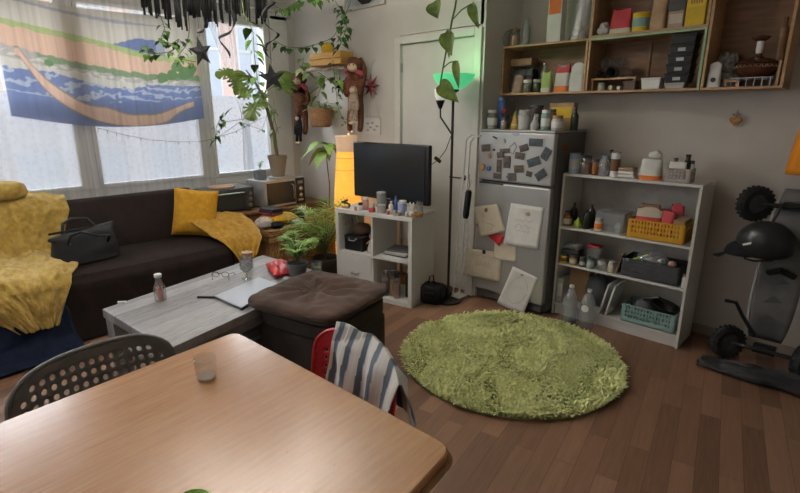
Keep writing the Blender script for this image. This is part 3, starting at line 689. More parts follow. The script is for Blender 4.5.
# ================= OTTOMAN =================
osm=nm('brown_suede',(.06,.036,.026),(.035,.021,.015),5,.9,bump=.25,bscale=60,sheen=.1,spec=.15); obase=nm('ottoman_grey_brown',(.045,.038,.032),(.034,.028,.024),9,.9,spec=.15,bump=.2,bscale=90)
t=thing('footstool','brown upholstered square footstool standing beside the coffee table','footstool',(-2.36,1.77,0),math.radians(12))
def cushion(b,w,d,z0,z1,M=None,pinch=.1,wr=.0,seed=0,m=0,n=44):
    hh=(z1-z0)/2; zc=(z0+z1)/2
    def f(sg):
        def g(u,v):
            a=2*u-1;c=2*v-1; k=max(0,(1-a**8)*(1-c**8))**.5
            r=1-.05*abs(a)**4*abs(c)**4*2
            z=zc+sg*hh*(pinch+(1-pinch)*k)
            if sg>0 and wr: 
                rad=math.hypot(a+.1,c); z+=wr*(math.sin(9*math.atan2(c,a+.1)+3*fbm(a*2,c*2,seed))*math.exp(-((rad-.45)/.35)**2)+.7*fbm(a*5+seed,c*5))*k - wr*1.6*math.exp(-(rad/.25)**2)
            return (a*w/2*r*(1-.03*(1-c*c)*0),c*d/2*r,z)
        return g
    b.grid(f(1),n,n,m,M); b.grid(f(-1),n,n,m,M)
    # side band
    k=[(u/n,0) for u in range(n)]+[(1,v/n) for v in range(n)]+[(1-u/n,1) for u in range(n)]+[(0,1-v/n) for v in range(n)]
    A1=[f(1)(*q) for q in k]; A0=[f(-1)(*q) for q in k]; L=len(k)
    b.add(A0+A1,[(i,(i+1)%L,L+(i+1)%L,L+i) for i in range(L)],m,M); return b
b=B(); b.box((0,0,.185),(.57,.57,.33)); b.obj('base',obase,t,bevel=.03,seg=4)
b=B(); cushion(b,.6,.6,.352,.452,pinch=.75); b.obj('seat_pad',obase,t,weld=True)
for x in(-.23,.23):
  for y in(-.23,.23): b=B(); b.lathe([(.02,0),(.025,.021)],(x,y,0)); b.obj('foot',black,t)
t=thing('floor_cushion','wrinkled dark brown suede cushion lying on top of the footstool','cushion',(-2.365,1.75,.4555),math.radians(14))
b=B(); cushion(b,.68,.67,0,.088,pinch=.25,wr=.014); b.obj('cover',osm,t,weld=True)
b=B(); k=[]; 
for i in range(60):
    a=2*PI*i/60; sq=lambda q:math.copysign(abs(q)**.28,q); k.append((sq(math.cos(a))*.333,sq(math.sin(a))*.328,.044))
b.tube(k,.007,n=6,closed=True); b.obj('piping',osm,t)
# ================= DINING TABLE =================
tw=planks('oak_tabletop',math.radians(-95),[(.24,.108,.036),(.33,.155,.058),(.39,.2,.083),(.45,.255,.12)],2,9,.27,grain=1.0,gscale=5,bump=.06)
# table corners, plan
q=[onz(0,422,.75),onz(236,331,.75),onz(454,447,.75),onz(412,493,.75)]
e1=(q[1]-q[0]).normalized(); e3=(q[3]-q[2]).normalized()
p0=q[1]-e1*1.9; p3=q[2]+e3*1.7
cen=(p0+q[1]+q[2]+p3)/4; base=(cen.x,cen.y,0)
tw.node_tree.nodes['Principled BSDF'].inputs['Coat Weight'].default_value=.35; tw.node_tree.nodes['Principled BSDF'].inputs['Coat Roughness'].default_value=.2
[n for n in tw.node_tree.nodes if n.type=='MAPPING'][0].inputs['Location'].default_value=(3,1,0)
t=thing('dining_table','large oak dining table filling the foreground','table',base)
def rounded(pts,r,n=6):
    out=[]; K=len(pts)
    for i in range(K):
        a=Vector(pts[i-1]);c=Vector(pts[i]);d=Vector(pts[(i+1)%K]); u=(a-c).normalized(); w=(d-c).normalized(); s=c+u*r; e=c+w*r
        for k in range(n+1): f=k/n; out.append(((s*(1-f)**2+c*2*f*(1-f)+e*f*f))[:])
    return out
pl=[(v-cen).to_2d() for v in(p0,q[1],q[2],p3)]
pl=rounded(pl,.05)
b=B(); b.ext(pl,.026,z0=.724); b.obj('tabletop',tw,t,bevel=.006,seg=3)
pl2=rounded([(v-cen).to_2d()*1.018 for v in(p0,q[1],q[2],p3)],.06); b=B(); b.ext(pl2,.016,z0=.7075); b.obj('lower_edge',nm('oak_edge',(.3,.15,.06),(.24,.11,.04),6,.4,stretch=(1,1,6)),t,bevel=.006,seg=3)
for v in(p0,q[1],q[2],p3):
    w=(v-cen)*.88; b=B(); b.box((w.x,w.y,.3535),(.07,.07,.707)); b.obj('leg',tw,t,bevel=.006)
c4=[(v-cen).to_2d()*.86 for v in(p0,q[1],q[2],p3)]
for i in range(4):
    a,c=c4[i],c4[(i+1)%4]; d=(c-a); m=(a+c)/2; b=B(); b.box((m.x,m.y,.66),(d.length,.022,.09),rz=math.atan2(d.y,d.x)); b.obj('apron',tw,t)
# drinking glass
t=thing('drinking_glass','short empty glass tumbler on the dining table','glass',tuple(onz(207,378,.7505)))
b=B(); thin(b,[(.001,0),(.03,0),(.033,.006),(.036,.075)],th=.002,n=32); b.obj('tumbler',glass,t)
b=B(); b.lathe([(.001,.004),(.028,.004),(.03,.01),(.001,.011)],n=24); b.obj('glass_bottom',clear('thick_glass',(.9,.9,.9),.4,diff=.35,dcol=(.75,.72,.7)),t)
pq=onz(193,516,.7505)
t=thing('bowl','green rimmed bowl at the near edge of the dining table','bowl',(pq.x,pq.y,.7505)); b=B(); thin(b,[(.001,0),(.02,0),(.038,.02),(.042,.034)],th=.003,n=28); b.obj('bowl_body',nm('lime_plastic',(.3,.5,.12),(.26,.45,.1),10,.4),t)
# crumbs
for k in range(10):
    p=onz(random.uniform(190,420),random.uniform(370,470),.7505); b=B(); b.ell((0,0,.001),(.0016,.0012,.001),n=6); tag(b.obj('crumb',nm('crumb',(.45,.22,.07),rough=.9),loc=p),'tiny crumb on the dining table','crumb','crumbs on the dining table')
# ================= PERFORATED CHAIRS =================
def pchair(loc,rz,mat,label,nx,ny,w,zt,hh,lean=.1,hole=.3):
    t=thing('perforated_chair',label,'chair',loc,rz)
    # local: back plane near x=0, seat to +x, width along y
    def fn(u,v):
        a=2*u-1; z=zt-hh*(1-v); cor=abs(a)**5*.06*(v**2); y=a*w/2*(1-.07*v**6-.02*(1-v)); x=-lean*(v)-.05*(1-a*a)+.05
        return (x,y,z-cor-.012*a*a*v)
    b=B(); b.perf(nx,ny,fn,lambda i,j:i==0 or i==nx-1 or j==ny-1 or j==0 or (j==ny-2 and i in(1,nx-2)),hole=hole)
    P=[fn(u/24,1) for u in range(25)]; b2=B(); b2.tube([fn(0,k/6) for k in range(6)]+P+[fn(1,1-k/6) for k in range(1,7)],.0085,n=8)
    o=b.obj('backrest',mat,t,solid=.006,off=0); b2.obj('rim',mat,t)
    b=B(); 
    def fs(u,v): a=2*u-1; return (.02+.4*v,a*w*.46*(1-.06*v),.455+.012*a*a-.01*math.sin(PI*v))
    b.perf(10,9,fs,lambda i,j:i in(0,9) or j in(0,8),hole=.3); b.obj('seat',mat,t,solid=.008,off=0)
    for s in(-1,1):
        b=B(); b.tube([(.36,s*w*.38,.44),(.42,s*w*.43,0)],.011); b.obj('leg',mat,t)
        b=B(); b.tube([(.05,s*w*.38,.44),(-.04,s*w*.43,0)],.011); b.obj('leg',mat,t)
        b=B(); b.tube([(.06,s*w*.44,.45),(0.0,s*w*.47,.5),(-.0,s*w*.48,zt-hh+.03)],.010); b.obj('back_post',mat,t)
    return t
gmet=nm('grey_green_steel',(.13,.135,.13),(.11,.115,.11),10,.45)
pchair((-1.95,.415,0),math.radians(5),gmet,'grey perforated metal chair pushed in at the left side of the dining table',17,8,.57,.762,.3,lean=.04)
pchair((-1.315,1.13,0),math.radians(-93),red,'red perforated metal chair at the far end of the dining table',12,8,.5,.765,.3,lean=.03,hole=.24)
# ================= RUG =================
t=thing('shag_rug','round lime green shaggy rug on the wooden floor','rug',(-1.565,2.7,0))
RR=.705
b=B(); b.lathe([(.001,.001),(RR,.001),(RR,.012),(.001,.014)],n=72); b.obj('rug_backing',nm('rug_edge',(.3,.32,.14),(.22,.24,.1),30,.9),t)
R=random.Random(11); V=[];Fc=[];Mi=[]
for i in range(21000):
    a=R.uniform(0,2*PI); r=RR*math.sqrt(R.random())*1.005; x=r*math.cos(a); y=r*math.sin(a)
    ca=fbm(x*3.5,y*3.5)*6+R.gauss(0,.7); L=R.uniform(.035,.06); w=R.uniform(.004,.007)
    dx,dy=math.cos(ca),math.sin(ca); sx,sy=-dy*w,dx*w; lean=R.uniform(.35,.95)
    o=len(V)
    for k,(f,ww,zz) in enumerate(((0,1,0.010),(.4,1.1,.6),(.8,.9,.85),(1.1,.25,.78))):
        zz=zz if k==0 else .012+zz*L*math.sqrt(1-lean*lean*.8)
        cx=x+dx*f*L*lean; cy=y+dy*f*L*lean
        V.append((cx-sx*ww,cy-sy*ww,zz)); V.append((cx+sx*ww,cy+sy*ww,zz))
    for k in range(3): Fc.append((o+2*k,o+2*k+1,o+2*k+3,o+2*k+2)); Mi.append(i%3)
b=B(); b.v=V;b.f=Fc;b.m=Mi
pm=[nm('pile_%d'%k,c,c2,40,.85,sheen=.3) for k,(c,c2) in enumerate((((.76,.78,.34),(.67,.7,.28)),((.83,.85,.43),(.75,.78,.36)),((.66,.69,.28),(.57,.61,.23))))]
o=b.obj('pile',pm,t); o['kind']='stuff'
# ================= CUBE SHELF + TV =================
pL=onz(333,208,.78); pR=onz(412,218,.78); ang=math.atan2(pR.y-pL.y,pR.x-pL.x)
W=.79; D_=.39; base=(pR.x-.5*W*math.cos(ang)-.5*D_*math.sin(ang)*1, pR.y-.5*W*math.sin(ang)+.5*D_*math.cos(ang),0)
lam=nm('white_laminate',(.62,.61,.58),(.58,.57,.54),4,.4)
t=thing('cube_shelf','white two by two cube shelf carrying the television','shelf',base,ang)
CB=(base,ang)
def inside(base,ang,x,y,z): v=Vector(base)+Vector((x*math.cos(ang)-y*math.sin(ang),x*math.sin(ang)+y*math.cos(ang),z)); return tuple(v)
for x0,x1 in((-W/2,-W/2+.035),(W/2-.035,W/2)): b=B(); b.bx((x0,-D_/2,.0),(x1,D_/2,.743)); b.obj('side_panel',lam,t,bevel=.002)
b=B(); b.bx((-.008,-D_/2,.04),(.008,D_/2,.743)); b.obj('divider',lam,t,bevel=.001)
b=B(); b.bx((-W/2,-D_/2,.744),(W/2,D_/2,.78)); b.obj('top_panel',lam,t,bevel=.002)
b=B(); b.bx((-W/2+.036,-D_/2,.0),(W/2-.036,D_/2,.039)); b.obj('bottom_panel',lam,t)
for x0,x1 in((-W/2+.036,-.009),(.009,W/2-.036)): b=B(); b.bx((x0,-D_/2+.003,.383),(x1,D_/2,.4)); b.obj('shelf_board',lam,t)
b=B(); b.bx((-W/2+.038,-D_/2-.002,.043),(-.011,-D_/2+.016,.38)); d=b.obj('drawer',lam,t,bevel=.002)
b=B(); b.bx((-W/2+.045,-D_/2+.017,.05),(-.02,D_/2-.02,.3)); b.obj('drawer_box',lam,d)
b=B(); b.tube([(-.22,-D_/2-.002,.22),(-.22,-D_/2-.02,.215),(-.15,-D_/2-.02,.215),(-.15,-D_/2-.002,.22)],.007); b.obj('handle',steel,d)
ct=lambda x,y: inside(base,ang,x,y,.7805)
# TV
sc=nm('tv_screen',(.012,.014,.017),(.015,.017,.02),3,.12); bz=nm('tv_bezel',(.012,.012,.013),(.016,.016,.016),8,.18)
tvl=ony(391,200,3.14)
t=thing('television','black flat screen television standing on the white cube shelf','television',(inside(base,ang,-.01,.09,.7805)),math.radians(3))
TW,TH,TZ0=.88,.5,.06
b=B(); b.box((0,.02,TZ0+TH/2),(TW,.05,TH)); b.obj('casing',bz,t,bevel=.012,seg=3)
b=B(); b.box((0,-.0075,TZ0+TH/2+.012),(TW-.07,.004,TH-.085)); b.obj('screen',sc,t)
b=B(); b.box((0,-.009,TZ0+.02),(.05,.003,.008)); b.obj('badge',steel,t)
b=B(); b.lathe([(.001,0),(.16,0),(.16,.01),(.04,.018),(.001,.018)],n=32,sy=.6,c=(0,.02,0)); b.box((0,.025,.04),(.09,.025,.06)); b.obj('stand',bz,t)
# ---------- small item kinds ----------
KS=1.2
def jar(loc,r,h,mat,label,lid=black,cat='jar',group=None,band=None,lidh=.018,clearbody=False,name='jar'):
    r*=KS; h*=KS; lidh*=KS
    t=thing(name,label,cat,loc,random.uniform(0,6),group)
    b=B(); b.lathe([(.001,0),(r*.92,0),(r,r*.12),(r,h-lidh-.3*r),(r*.82,h-lidh-.05*r),(r*.82,h-lidh)],n=22)
    b.obj('jar_body',glassd if clearbody else mat,t)
    if clearbody: b=B(); b.lathe([(.001,.003),(r*.9,.003),(r*.9,h*.6),(.001,h*.62)],n=20); b.obj('contents',mat,t)
    b=B(); b.lathe([(r*.86,h-lidh+.0005),(r*.88,h-lidh+.002),(r*.88,h-.002),(r*.84,h),(.001,h)],n=22); b.obj('lid',lid,t)
    if band: b=B(); b.lathe([(r*1.01,h*.2),(r*1.015,h*.21),(r*1.015,h*.58),(r*1.01,h*.59)],n=22); b.obj('paper_label',band,t)
    return t
def bottle(loc,r,h,mat,label,cap=black,cat='bottle',group=None,band=None,nr=.35,sh=.62,name='bottle'):
    r*=KS; h*=KS
    t=thing(name,label,cat,loc,0,group)
    b=B(); b.lathe([(.001,0),(r*.93,0),(r,r*.15),(r,h*sh),(r*.85,h*(sh+.07)),(r*nr,h*(sh+.19)),(r*nr,h*.93)],n=22); b.obj('bottle_body',mat,t)
    b=B(); b.lathe([(r*nr*1.15,h*.9305),(r*nr*1.2,h*.94),(r*nr*1.2,h*.995),(.001,h)],n=18); b.obj('cap',cap,t)
    if band: b=B(); b.lathe([(r*1.01,h*.15),(r*1.015,h*.16),(r*1.015,h*.5),(r*1.01,h*.51)],n=22); b.obj('paper_label',band,t)
    return t
def pouch(loc,w,d,h,mat,label,cat='bag',group=None,top=None,rz=0,seed=0,name='food_bag',base=None):
    w*=KS; d*=min(KS,1.2); h*=KS
    t=thing(name,label,cat,loc,rz,group); b=B()
    def fn(u,v):
        a=2*PI*u; k=1-.12*v; e=.55; cs=math.copysign(abs(math.cos(a))**e,math.cos(a)); sn=math.copysign(abs(math.sin(a))**e,math.sin(a))
        dd=d/2*(1-.75*max(0,v-.45)/.55) if v>.45 else d/2
        return (cs*w/2*k*(1+.06*fbm(v*5+seed,u*4)),sn*dd*(1+.25*fbm(u*5+seed,v*6)),h*v+(.02*h/.15)*(v>.95)*fbm(u*6,seed))
    b.grid(fn,32,14); b.add([fn(k/32,0) for k in range(32)],[tuple(range(31,-1,-1))]); b.add([fn(k/32,1) for k in range(32)],[tuple(range(32))])
    mats=[mat,top or mat,base or mat]
    b.m=[(1 if (i//32)>9 else (2 if i//32<3 else 0)) if i<448 else 0 for i in range(len(b.f))]
    b.obj('bag_body',mats,t,weld=True); return t
def carton(loc,w,d,h,mat,label,cat='box',group=None,rz=0,panel=None,marks=None,name='carton',pz=(.25,.8)):
    w*=KS; d*=min(KS,1.1); h*=KS
    t=thing(name,label,cat,loc,rz,group); b=B(); b.bx((-w/2,-d/2,0),(w/2,d/2,h)); b.obj('box_body',mat,t,bevel=.002)
    if panel: b=B(); b.bx((-w*.42,-d/2-.001,h*pz[0]),(w*.42,-d/2-.0002,h*pz[1])); b.obj('printed_panel',panel,t)
    if marks:
        b=B(); n=5
        for k in range(n): b.bx((-w*.3+k*w*.13,-d/2-.002,h*(pz[0]+.08)),(-w*.3+k*w*.13+w*.08,-d/2-.0011,h*(pz[1]-.1-.04*(k%2))))
        b.obj('print',marks,t)
    return t
def can(loc,r,h,mat,label,cat='tin',group=None,band=None,top=None,name='tin'):
    r*=KS; h*=KS
    t=thing(name,label,cat,loc,0,group); b=B(); b.lathe([(.001,0),(r,0),(r,h)],n=24); b.obj('tin_body',mat,t)
    b=B(); b.lathe([(r*1.02,h+.0003),(r*1.03,h+.001),(r*1.03,h+.008),(r*.9,h+.01),(.001,h+.01)],n=24); b.obj('lid',top or steel,t)
    if band: b=B(); b.lathe([(r*1.01,h*.25),(r*1.012,h*.26),(r*1.012,h*.75),(r*1.01,h*.76)],n=24); b.obj('paper_label',band,t)
    return t
def crate(loc,w,d,h,mat,label,rz=0,patt=True,name='storage_crate',nx=11):
    t=thing(name,label,'crate',loc,rz)
    def rhomb(i,j):
        if (i%3)==1: return [(.15,.5-.0),(.3,.25),(.5,.08),(.7,.25),(.85,.5),(.7,.75),(.5,.92),(.3,.75)]
        s=1 if (i%3)==0 else -1
        q=[(.15,.15),(.4,.15),(.85,.42),(.85,.5),(.85,.58),(.4,.85),(.15,.85),(.5,.5)]
        if s<0: q=[(1-x,y) for x,y in q]; q=[q[1],q[0],q[7],q[6],q[5],q[4],q[3],q[2]]
        # order from lower-left going round
        return q
    ny=4
    for sgn in(-1,1):
        b=B(); b.perf(nx,ny,lambda u,v:(-w/2+w*u,sgn*d/2,h*v),lambda i,j:(not patt) or i in(0,nx-1) or j in(0,) or (j==ny-1 and False) ,m=0,shape=lambda i,j:[(.5+(.30 if (i+j)%2 else .36)*math.copysign(abs(math.cos(a))**1.0,math.cos(a))*(1 if (i+j)%2 else .55),.5+.34*math.sin(a)) for a in[(-3+k)*PI/4 for k in range(8)]])
        b.obj('side_wall',mat,t,solid=.004,off=0)
        b=B(); b.perf(5,ny,lambda u,v:(sgn*w/2,-d/2+d*u,h*v),lambda i,j:(not patt) or i in(0,4) or j==0); b.obj('end_wall',mat,t,solid=.004,off=0)
    b=B(); b.bx((-w/2,-d/2,.001),(w/2,d/2,.006)); b.obj('crate_floor',mat,t)
    b=B(); b.tube([(-w/2,-d/2,h),(w/2,-d/2,h),(w/2,d/2,h),(-w/2,d/2,h)],.006,n=6,closed=True); b.obj('rim',mat,t)
    return t
# colours
mk=lambda n,c,r=.6,**k: nm(n,c,None,12,r,**k)
amber=mk('amber',(.22,.08,.02),.25); honey=mk('honey',(.4,.2,.04),.4); spice=mk('spice_brown',(.16,.08,.04)); darkg=mk('dark_glass',(.02,.025,.015),.15)
tan=mk('kraft_paper',(.3,.19,.11),.85); lgrey=mk('light_grey',(.42,.41,.39)); dgrey=mk('dark_grey',(.06,.06,.062)); limey=mk('lime_pack',(.35,.48,.15)); redp=mk('red_pack',(.42,.04,.05)); orng=mk('orange_pack',(.62,.16,.03)); yelp=mk('yellow_pack',(.62,.42,.03)); bluep=mk('blue_pack',(.05,.1,.3)); pink=mk('pink_pack',(.5,.25,.22)); skyb=mk('pale_blue',(.25,.33,.4)); tealp=mk('teal_pack',(.2,.33,.3)); cork=mk('cork',(.36,.22,.12),.8)
# ---- things on the cube shelf top
def cpos(px,off=-.17): # position on top along front at pixel x
    q=ony(px,212,3.0); 
    # solve local x from pixel
    best=None
    for k in range(81):
        x=-W/2+W*k/80; p=Vector(inside(base,ang,x,off,.78))-CP; z=p.dot(FW); X=400+F*p.dot(RT)/z
        if best is None or abs(X-px)<best[0]: best=(abs(X-px),x)
    return inside(base,ang,best[1],off,.7805)
G='toiletries in front of the television'
t=thing('dark_scarf_clip','small black coiled clip on a tan base at the left end of the shelf top','ornament',cpos(346,-.13)); b=B(); b.tube([(.045*math.cos(a)*(1-.04*k),.03*math.sin(a),.02+.004*k) for k,a in enumerate([i*.5 for i in range(14)])],.009,n=7); b.obj('coil',black,t); b=B(); b.box((0,0,.005),(.07,.04,.01)); b.obj('clip_base',woodl,t)
jar(cpos(361,-.15),.018,.055,wht,'tiny white pot with dark lid, left of the red topped tub',black)
jar(cpos(366,-.1),.022,.09,pink,'pale pink bottle behind the red topped tub',wht,cat='bottle',name='lotion_bottle')
t=jar(cpos(372.5,-.16),.024,.06,redp,'short red tub with cream lid, in front of the television',cream,lidh=.028,name='cream_tub',cat='tub')
t=can(cpos(381.5,-.15),.032,.05,lgrey,'squat grey tin, lower one of the pair in front of the television',top=lgrey); 
can(cpos(381.5,-.06),.033,.125,mk('grey_tin',(.2,.21,.2)),'tall grey green canister behind the squat grey tin',top=lgrey,name='canister',cat='canister')
bottle(cpos(391.5,-.12),.018,.085,cream,'small cream bottle between the grey tin and the blue bottle',wht)
bottle(cpos(396,-.08),.014,.12,bluep,'thin dark blue bottle between cream bottle and lavender tub',black)
jar(cpos(403,-.13),.03,.1,mk('lavender',(.3,.34,.5)),'lavender blue tub with white lid in front of the television',wht,name='cream_tub',cat='tub',lidh=.02)
t=thing('rabbit_figure','small white rabbit eared figurine on the shelf top','figurine',cpos(412,-.15)); b=B(); b.ell((0,0,.025),(.024,.02,.026)); b.ell((0,0,.062),(.018,.016,.018)); b.ell((-.018,0,.095),(.008,.006,.024),M=None); b.ell((.018,0,.095),(.008,.006,.024)); b.tube([(-.006,0,.07),(-.018,0,.085)],.007); b.tube([(.006,0,.07),(.018,0,.085)],.007); b.obj('figure',wht,t)
t=thing('tray','low wicker tray with a tumbler behind it at the right end of the shelf top','tray',cpos(423,-.12)); b=B(); thin(b,[(.001,0),(.05,0),(.055,.025)],th=.004,n=24); b.obj('tray_body',wick,t)
t=thing('drinking_glass','clear tumbler beside the right end of the television','glass',inside(base,ang,.355,.0,.7805)); b=B(); thin(b,[(.001,0),(.026,0),(.032,.1)],th=.002,n=24); b.obj('tumbler',glassd,t)
for k,(px_,m_) in enumerate(((356,pink),(388,redp),(394,cream),(399,honey),(407,cream))):
    jar(cpos(px_,-.18),.01,.035,m_,['tiny pink pot left of the tiny white pot','tiny red vial in front of the grey tin','tiny cream vial right of the tiny red vial','tiny honey coloured vial before the lavender tub','tiny cream vial left of the rabbit figurine'][k],wht,cat='vial',name='vial',lidh=.01)
# ---- inside the cubes
KS=1
ci=lambda x,y,z: inside(base,ang,x,y,z)
t=thing('black_case','black boxy case in the upper left cube','case',ci(-.24,-.05,.4005),ang); b=B(); b.bx((-.1,-.09,0),(.1,.09,.11)); b.bx((-.104,-.094,.111),(.104,.094,.135)); b.obj('case_body',black,t,bevel=.006); b=B(); b.tube([(-.04,-.1,.12),(-.03,-.12,.1),(.03,-.12,.1),(.04,-.1,.12)],.005); b.obj('handle',steel,t)
lump('knitted_cap',ci(-.22,-.03,.537),(.085,.08,.06),mk('brown_felt',(.12,.07,.045),.9),'brown cap sitting on the black case in the upper left cube','hat',31,amp=.08)
t=thing('doll','small figure with dark hair standing right of the black case in the cube','doll',ci(-.07,-.1,.4005)); b=B(); b.lathe([(.035,0),(.04,.03),(.022,.1),(.012,.12),(.001,.125)],n=16); b.obj('dress',lgrey,t); b=B(); b.ell((0,0,.145),(.022,.022,.026)); b.obj('head',mk('doll_skin',(.5,.28,.18)),t); b=B(); b.ell((0,.006,.156),(.026,.025,.026)); b.obj('hair',bluep,t); 
for s in(-1,1): b=B(); b.tube([(s*.02,0,.105),(s*.045,-.02,.075)],.007); b.obj('arm',mk('doll_skin',(.5,.28,.18)),t)
for k in range(5):
    b=B(); b.box((0,0,.006),(.24-.01*k,.2-.015*(k%2),.011)); o=b.obj('magazine',[paper,dgrey,lgrey,paper,dgrey][k],loc=ci(.19,-.05+.004*k,.4005+.0125*k)); o.rotation_euler=(0,0,ang+.08*(k-2)); tag(o,'magazine lying flat in the upper right cube','magazine','magazines in the upper right cube')
for k,(x,y,m_) in enumerate(((.09,-.13,spice),(.155,-.1,honey),(.21,-.13,amber))):
    jar(ci(x,y,.0395),.03,.24,m_,['grinder tube of dark spice, left one in the lower right cube','tube of orange spice, middle one in the lower right cube','brown spice tube, right one in the lower right cube'][k],chrome if k<2 else black,lidh=.05,clearbody=True,cat='spice jar')
bottle(ci(.28,-.05,.0395),.028,.27,darkg,'dark bottle at the right side of the lower right cube',black)
bottle(ci(.3,.08,.4005),.03,.27,darkg,'black bottle behind the magazines in the upper right cube',black)
carton(ci(.34,.1,.4005),.04,.1,.22,mk('maroon',(.2,.04,.03)),'maroon box at the right back of the upper right cube',rz=ang,panel=orng)
# ================= YELLOW FLOOR LAMP, UPLIGHTER =================
pl=(-3.86,3.26,0)
t=thing('paper_floor_lamp','glowing yellow orange column floor lamp left of the television','lamp',pl)
yl=nm('lamp_paper',(.75,.42,.05),(.7,.36,.03),12,.8,emit=(1,.45,.07),es=.8)
yp=nm('lamp_paper_pink',(.6,.42,.3),(.55,.38,.28),12,.8,emit=(1,.62,.35),es=.25)
b=B(); b.lathe([(.15,.06),(.148,.5),(.13,.85),(.105,1.15),(.1,1.22)],n=28); b.obj('lamp_shade',yl,t)
b=B(); b.lathe([(.1,1.221),(.102,1.3),(.11,1.37),(.102,1.375)],n=28); b.obj('shade_top',yp,t)
b=B(); b.lathe([(.16,0),(.16,.03),(.15,.059),(.001,.059)],n=28); b.obj('base',woodd,t)
for k in range(9):
    z=.2+k*.12; r=.151 if z<.5 else .151-(z-.5)*.068
    b=B(); b.tube([(r*math.cos(a),r*math.sin(a),z) for a in[i*PI/14 for i in range(28)]],.0018,n=4,closed=True); b.obj('wire_ring',bark,t)
t=thing('floor_lamp','black pole floor lamp with green uplighter bowl and white side shade','lamp',(-2.52,3.24,0))
x0,y0=-2.52,3.24
b=B(); b.lathe([(.001,0),(.12,0),(.12,.015),(.02,.025),(.001,.025)],n=28); b.obj('base',black,t)
b=B(); b.tube([(0,0,.025),(0,0,1.74)],.011,n=10); b.obj('pole',black,t)
b=B(); b.lathe([(.012,1.741),(.04,1.755),(.045,1.77)],n=20); b.obj('socket',black,t)
gb=nm('green_bowl',(.12,.6,.28),(.1,.55,.25),8,.4,emit=(.12,.85,.35),es=.45)
b=B(); thin(b,[(.045,1.771),(.1,1.79),(.15,1.84),(.165,1.88)],th=.004,n=36); b.obj('bowl_shade',gb,t)
lamp('uplighter_green','POINT',(x0+.0,y0-.02,1.95),1.8,(.35,1,.4),.05)
sp=ony(440,118,3.2); dx,dy,dz=sp.x-x0,sp.y-y0,sp.z
b=B(); b.tube([(0,0,1.42),(dx*.4,dy*.4,1.48),(dx*.95,dy,1.56),(dx,dy,1.66)],.007); b.obj('side_arm',black,t)
b=B(); b.lathe([(.012,1.655),(.03,1.7),(.036,1.72)],(dx,dy,-.03),20); b.obj('side_socket',black,t)
b=B(); thin(b,[(.03,1.69),(.045,1.72),(.05,1.775)],th=.003,c=(dx,dy,0),n=24); b.obj('side_shade',nm('white_glass_shade',(.8,.8,.76),emit=(1,.97,.9),es=.25),t)
b=B(); b.tube([(0,-.012,1.42),(-.04,-.03,1.3),(-.12,-.02,1.22),(-.3,.06,1.14),(-.46,.12,1.05)],.0035,n=6); b.obj('cord',black,t)
b=B(); b.box((-.13,-.02,1.218),(.07,.02,.028),tilt=Matrix.Rotation(.5,4,'Y')*1); b.obj('switch',black,t,bevel=.005)
# black bag on the floor
t=thing('backpack','small black bag slumped on the floor between cube shelf and lamp','bag',tuple(onz(427,303,0)+Vector((.02,.05,0))),.3)
b=B(); cushion(b,.2,.16,.0,.17,pinch=.35,wr=.01,seed=4,n=24); b.obj('bag_body',lea,t,weld=True); b=B(); b.tube([(-.04,0,.15),(-.03,0,.23),(.0,0,.25),(.02,0,.15)],.006); b.obj('strap',matblack,t); b=B(); b.box((0,-.083,.08),(.1,.02,.07)); b.obj('pocket',lea,t,bevel=.01)
lump('black_pouch',tuple(onz(436,298,0)+Vector((.03,.05,0))),(.09,.06,.06),matblack,'black pouch on the floor beside the slumped black bag','pouch',41,amp=.15)
# ================= DRYING RACK =================
wp=nm('white_tube',(.62,.62,.6),(.58,.58,.56),10,.3)
def ry(x,y,Y): return ony(x,y,Y)
t=thing('drying_rack','folded white wire drying rack standing beside the fridge','drying rack',(-2.45,3.3,0))
L=(-2.45,3.3,0)
for (pts,nm_) in (([(453,296),(466,140),(471,135),(478,134)],'frame'),([(459,297),(470,143),(474,137),(481,136)],'frame')):
    b=B(); P=[ry(x,y,3.27+ (0.02 if i else 0)) for i,(x,y) in enumerate(pts)]
    P[0].z=max(P[0].z,.01); b.tube(P,.008,n=8); b.at(L).obj(nm_,wp,t)
b=B(); b.bx((-2.54,3.3,.012),(-2.44,3.42,.03)); b.at(L).obj('foot_bar',wp,t)
for k in range(14):
    z=.06+.07*k; b=B(); b.tube([(-2.475+.002*k,3.285,z),(-2.465+.002*k,3.42,z)],.002,n=5); b.at(L).obj('wire_rod',wp,t)
b=B(); b.tube([(-2.47,3.42,.03),(-2.45,3.42,1.05)],.005,n=6); b.at(L).obj('rear_frame',wp,t)
cc=ry(467,204,3.24); t=thing('folding_umbrella','black folded umbrella hanging from the drying rack','umbrella',tuple(cc-Vector((.01,0,.12))))
b=B(); b.lathe([(.001,0),(.02,.002),(.026,.03),(.026,.22),(.018,.235),(.001,.24)],n=16,M=Matrix.Rotation(.1,4,'Y')); b.obj('canopy',matblack,t); b=B(); b.tube([(.022,0,.24),(.03,0,.28),(.02,0,.33),(.015,.01,.36)],.003,n=6); b.obj('strap',black,t)
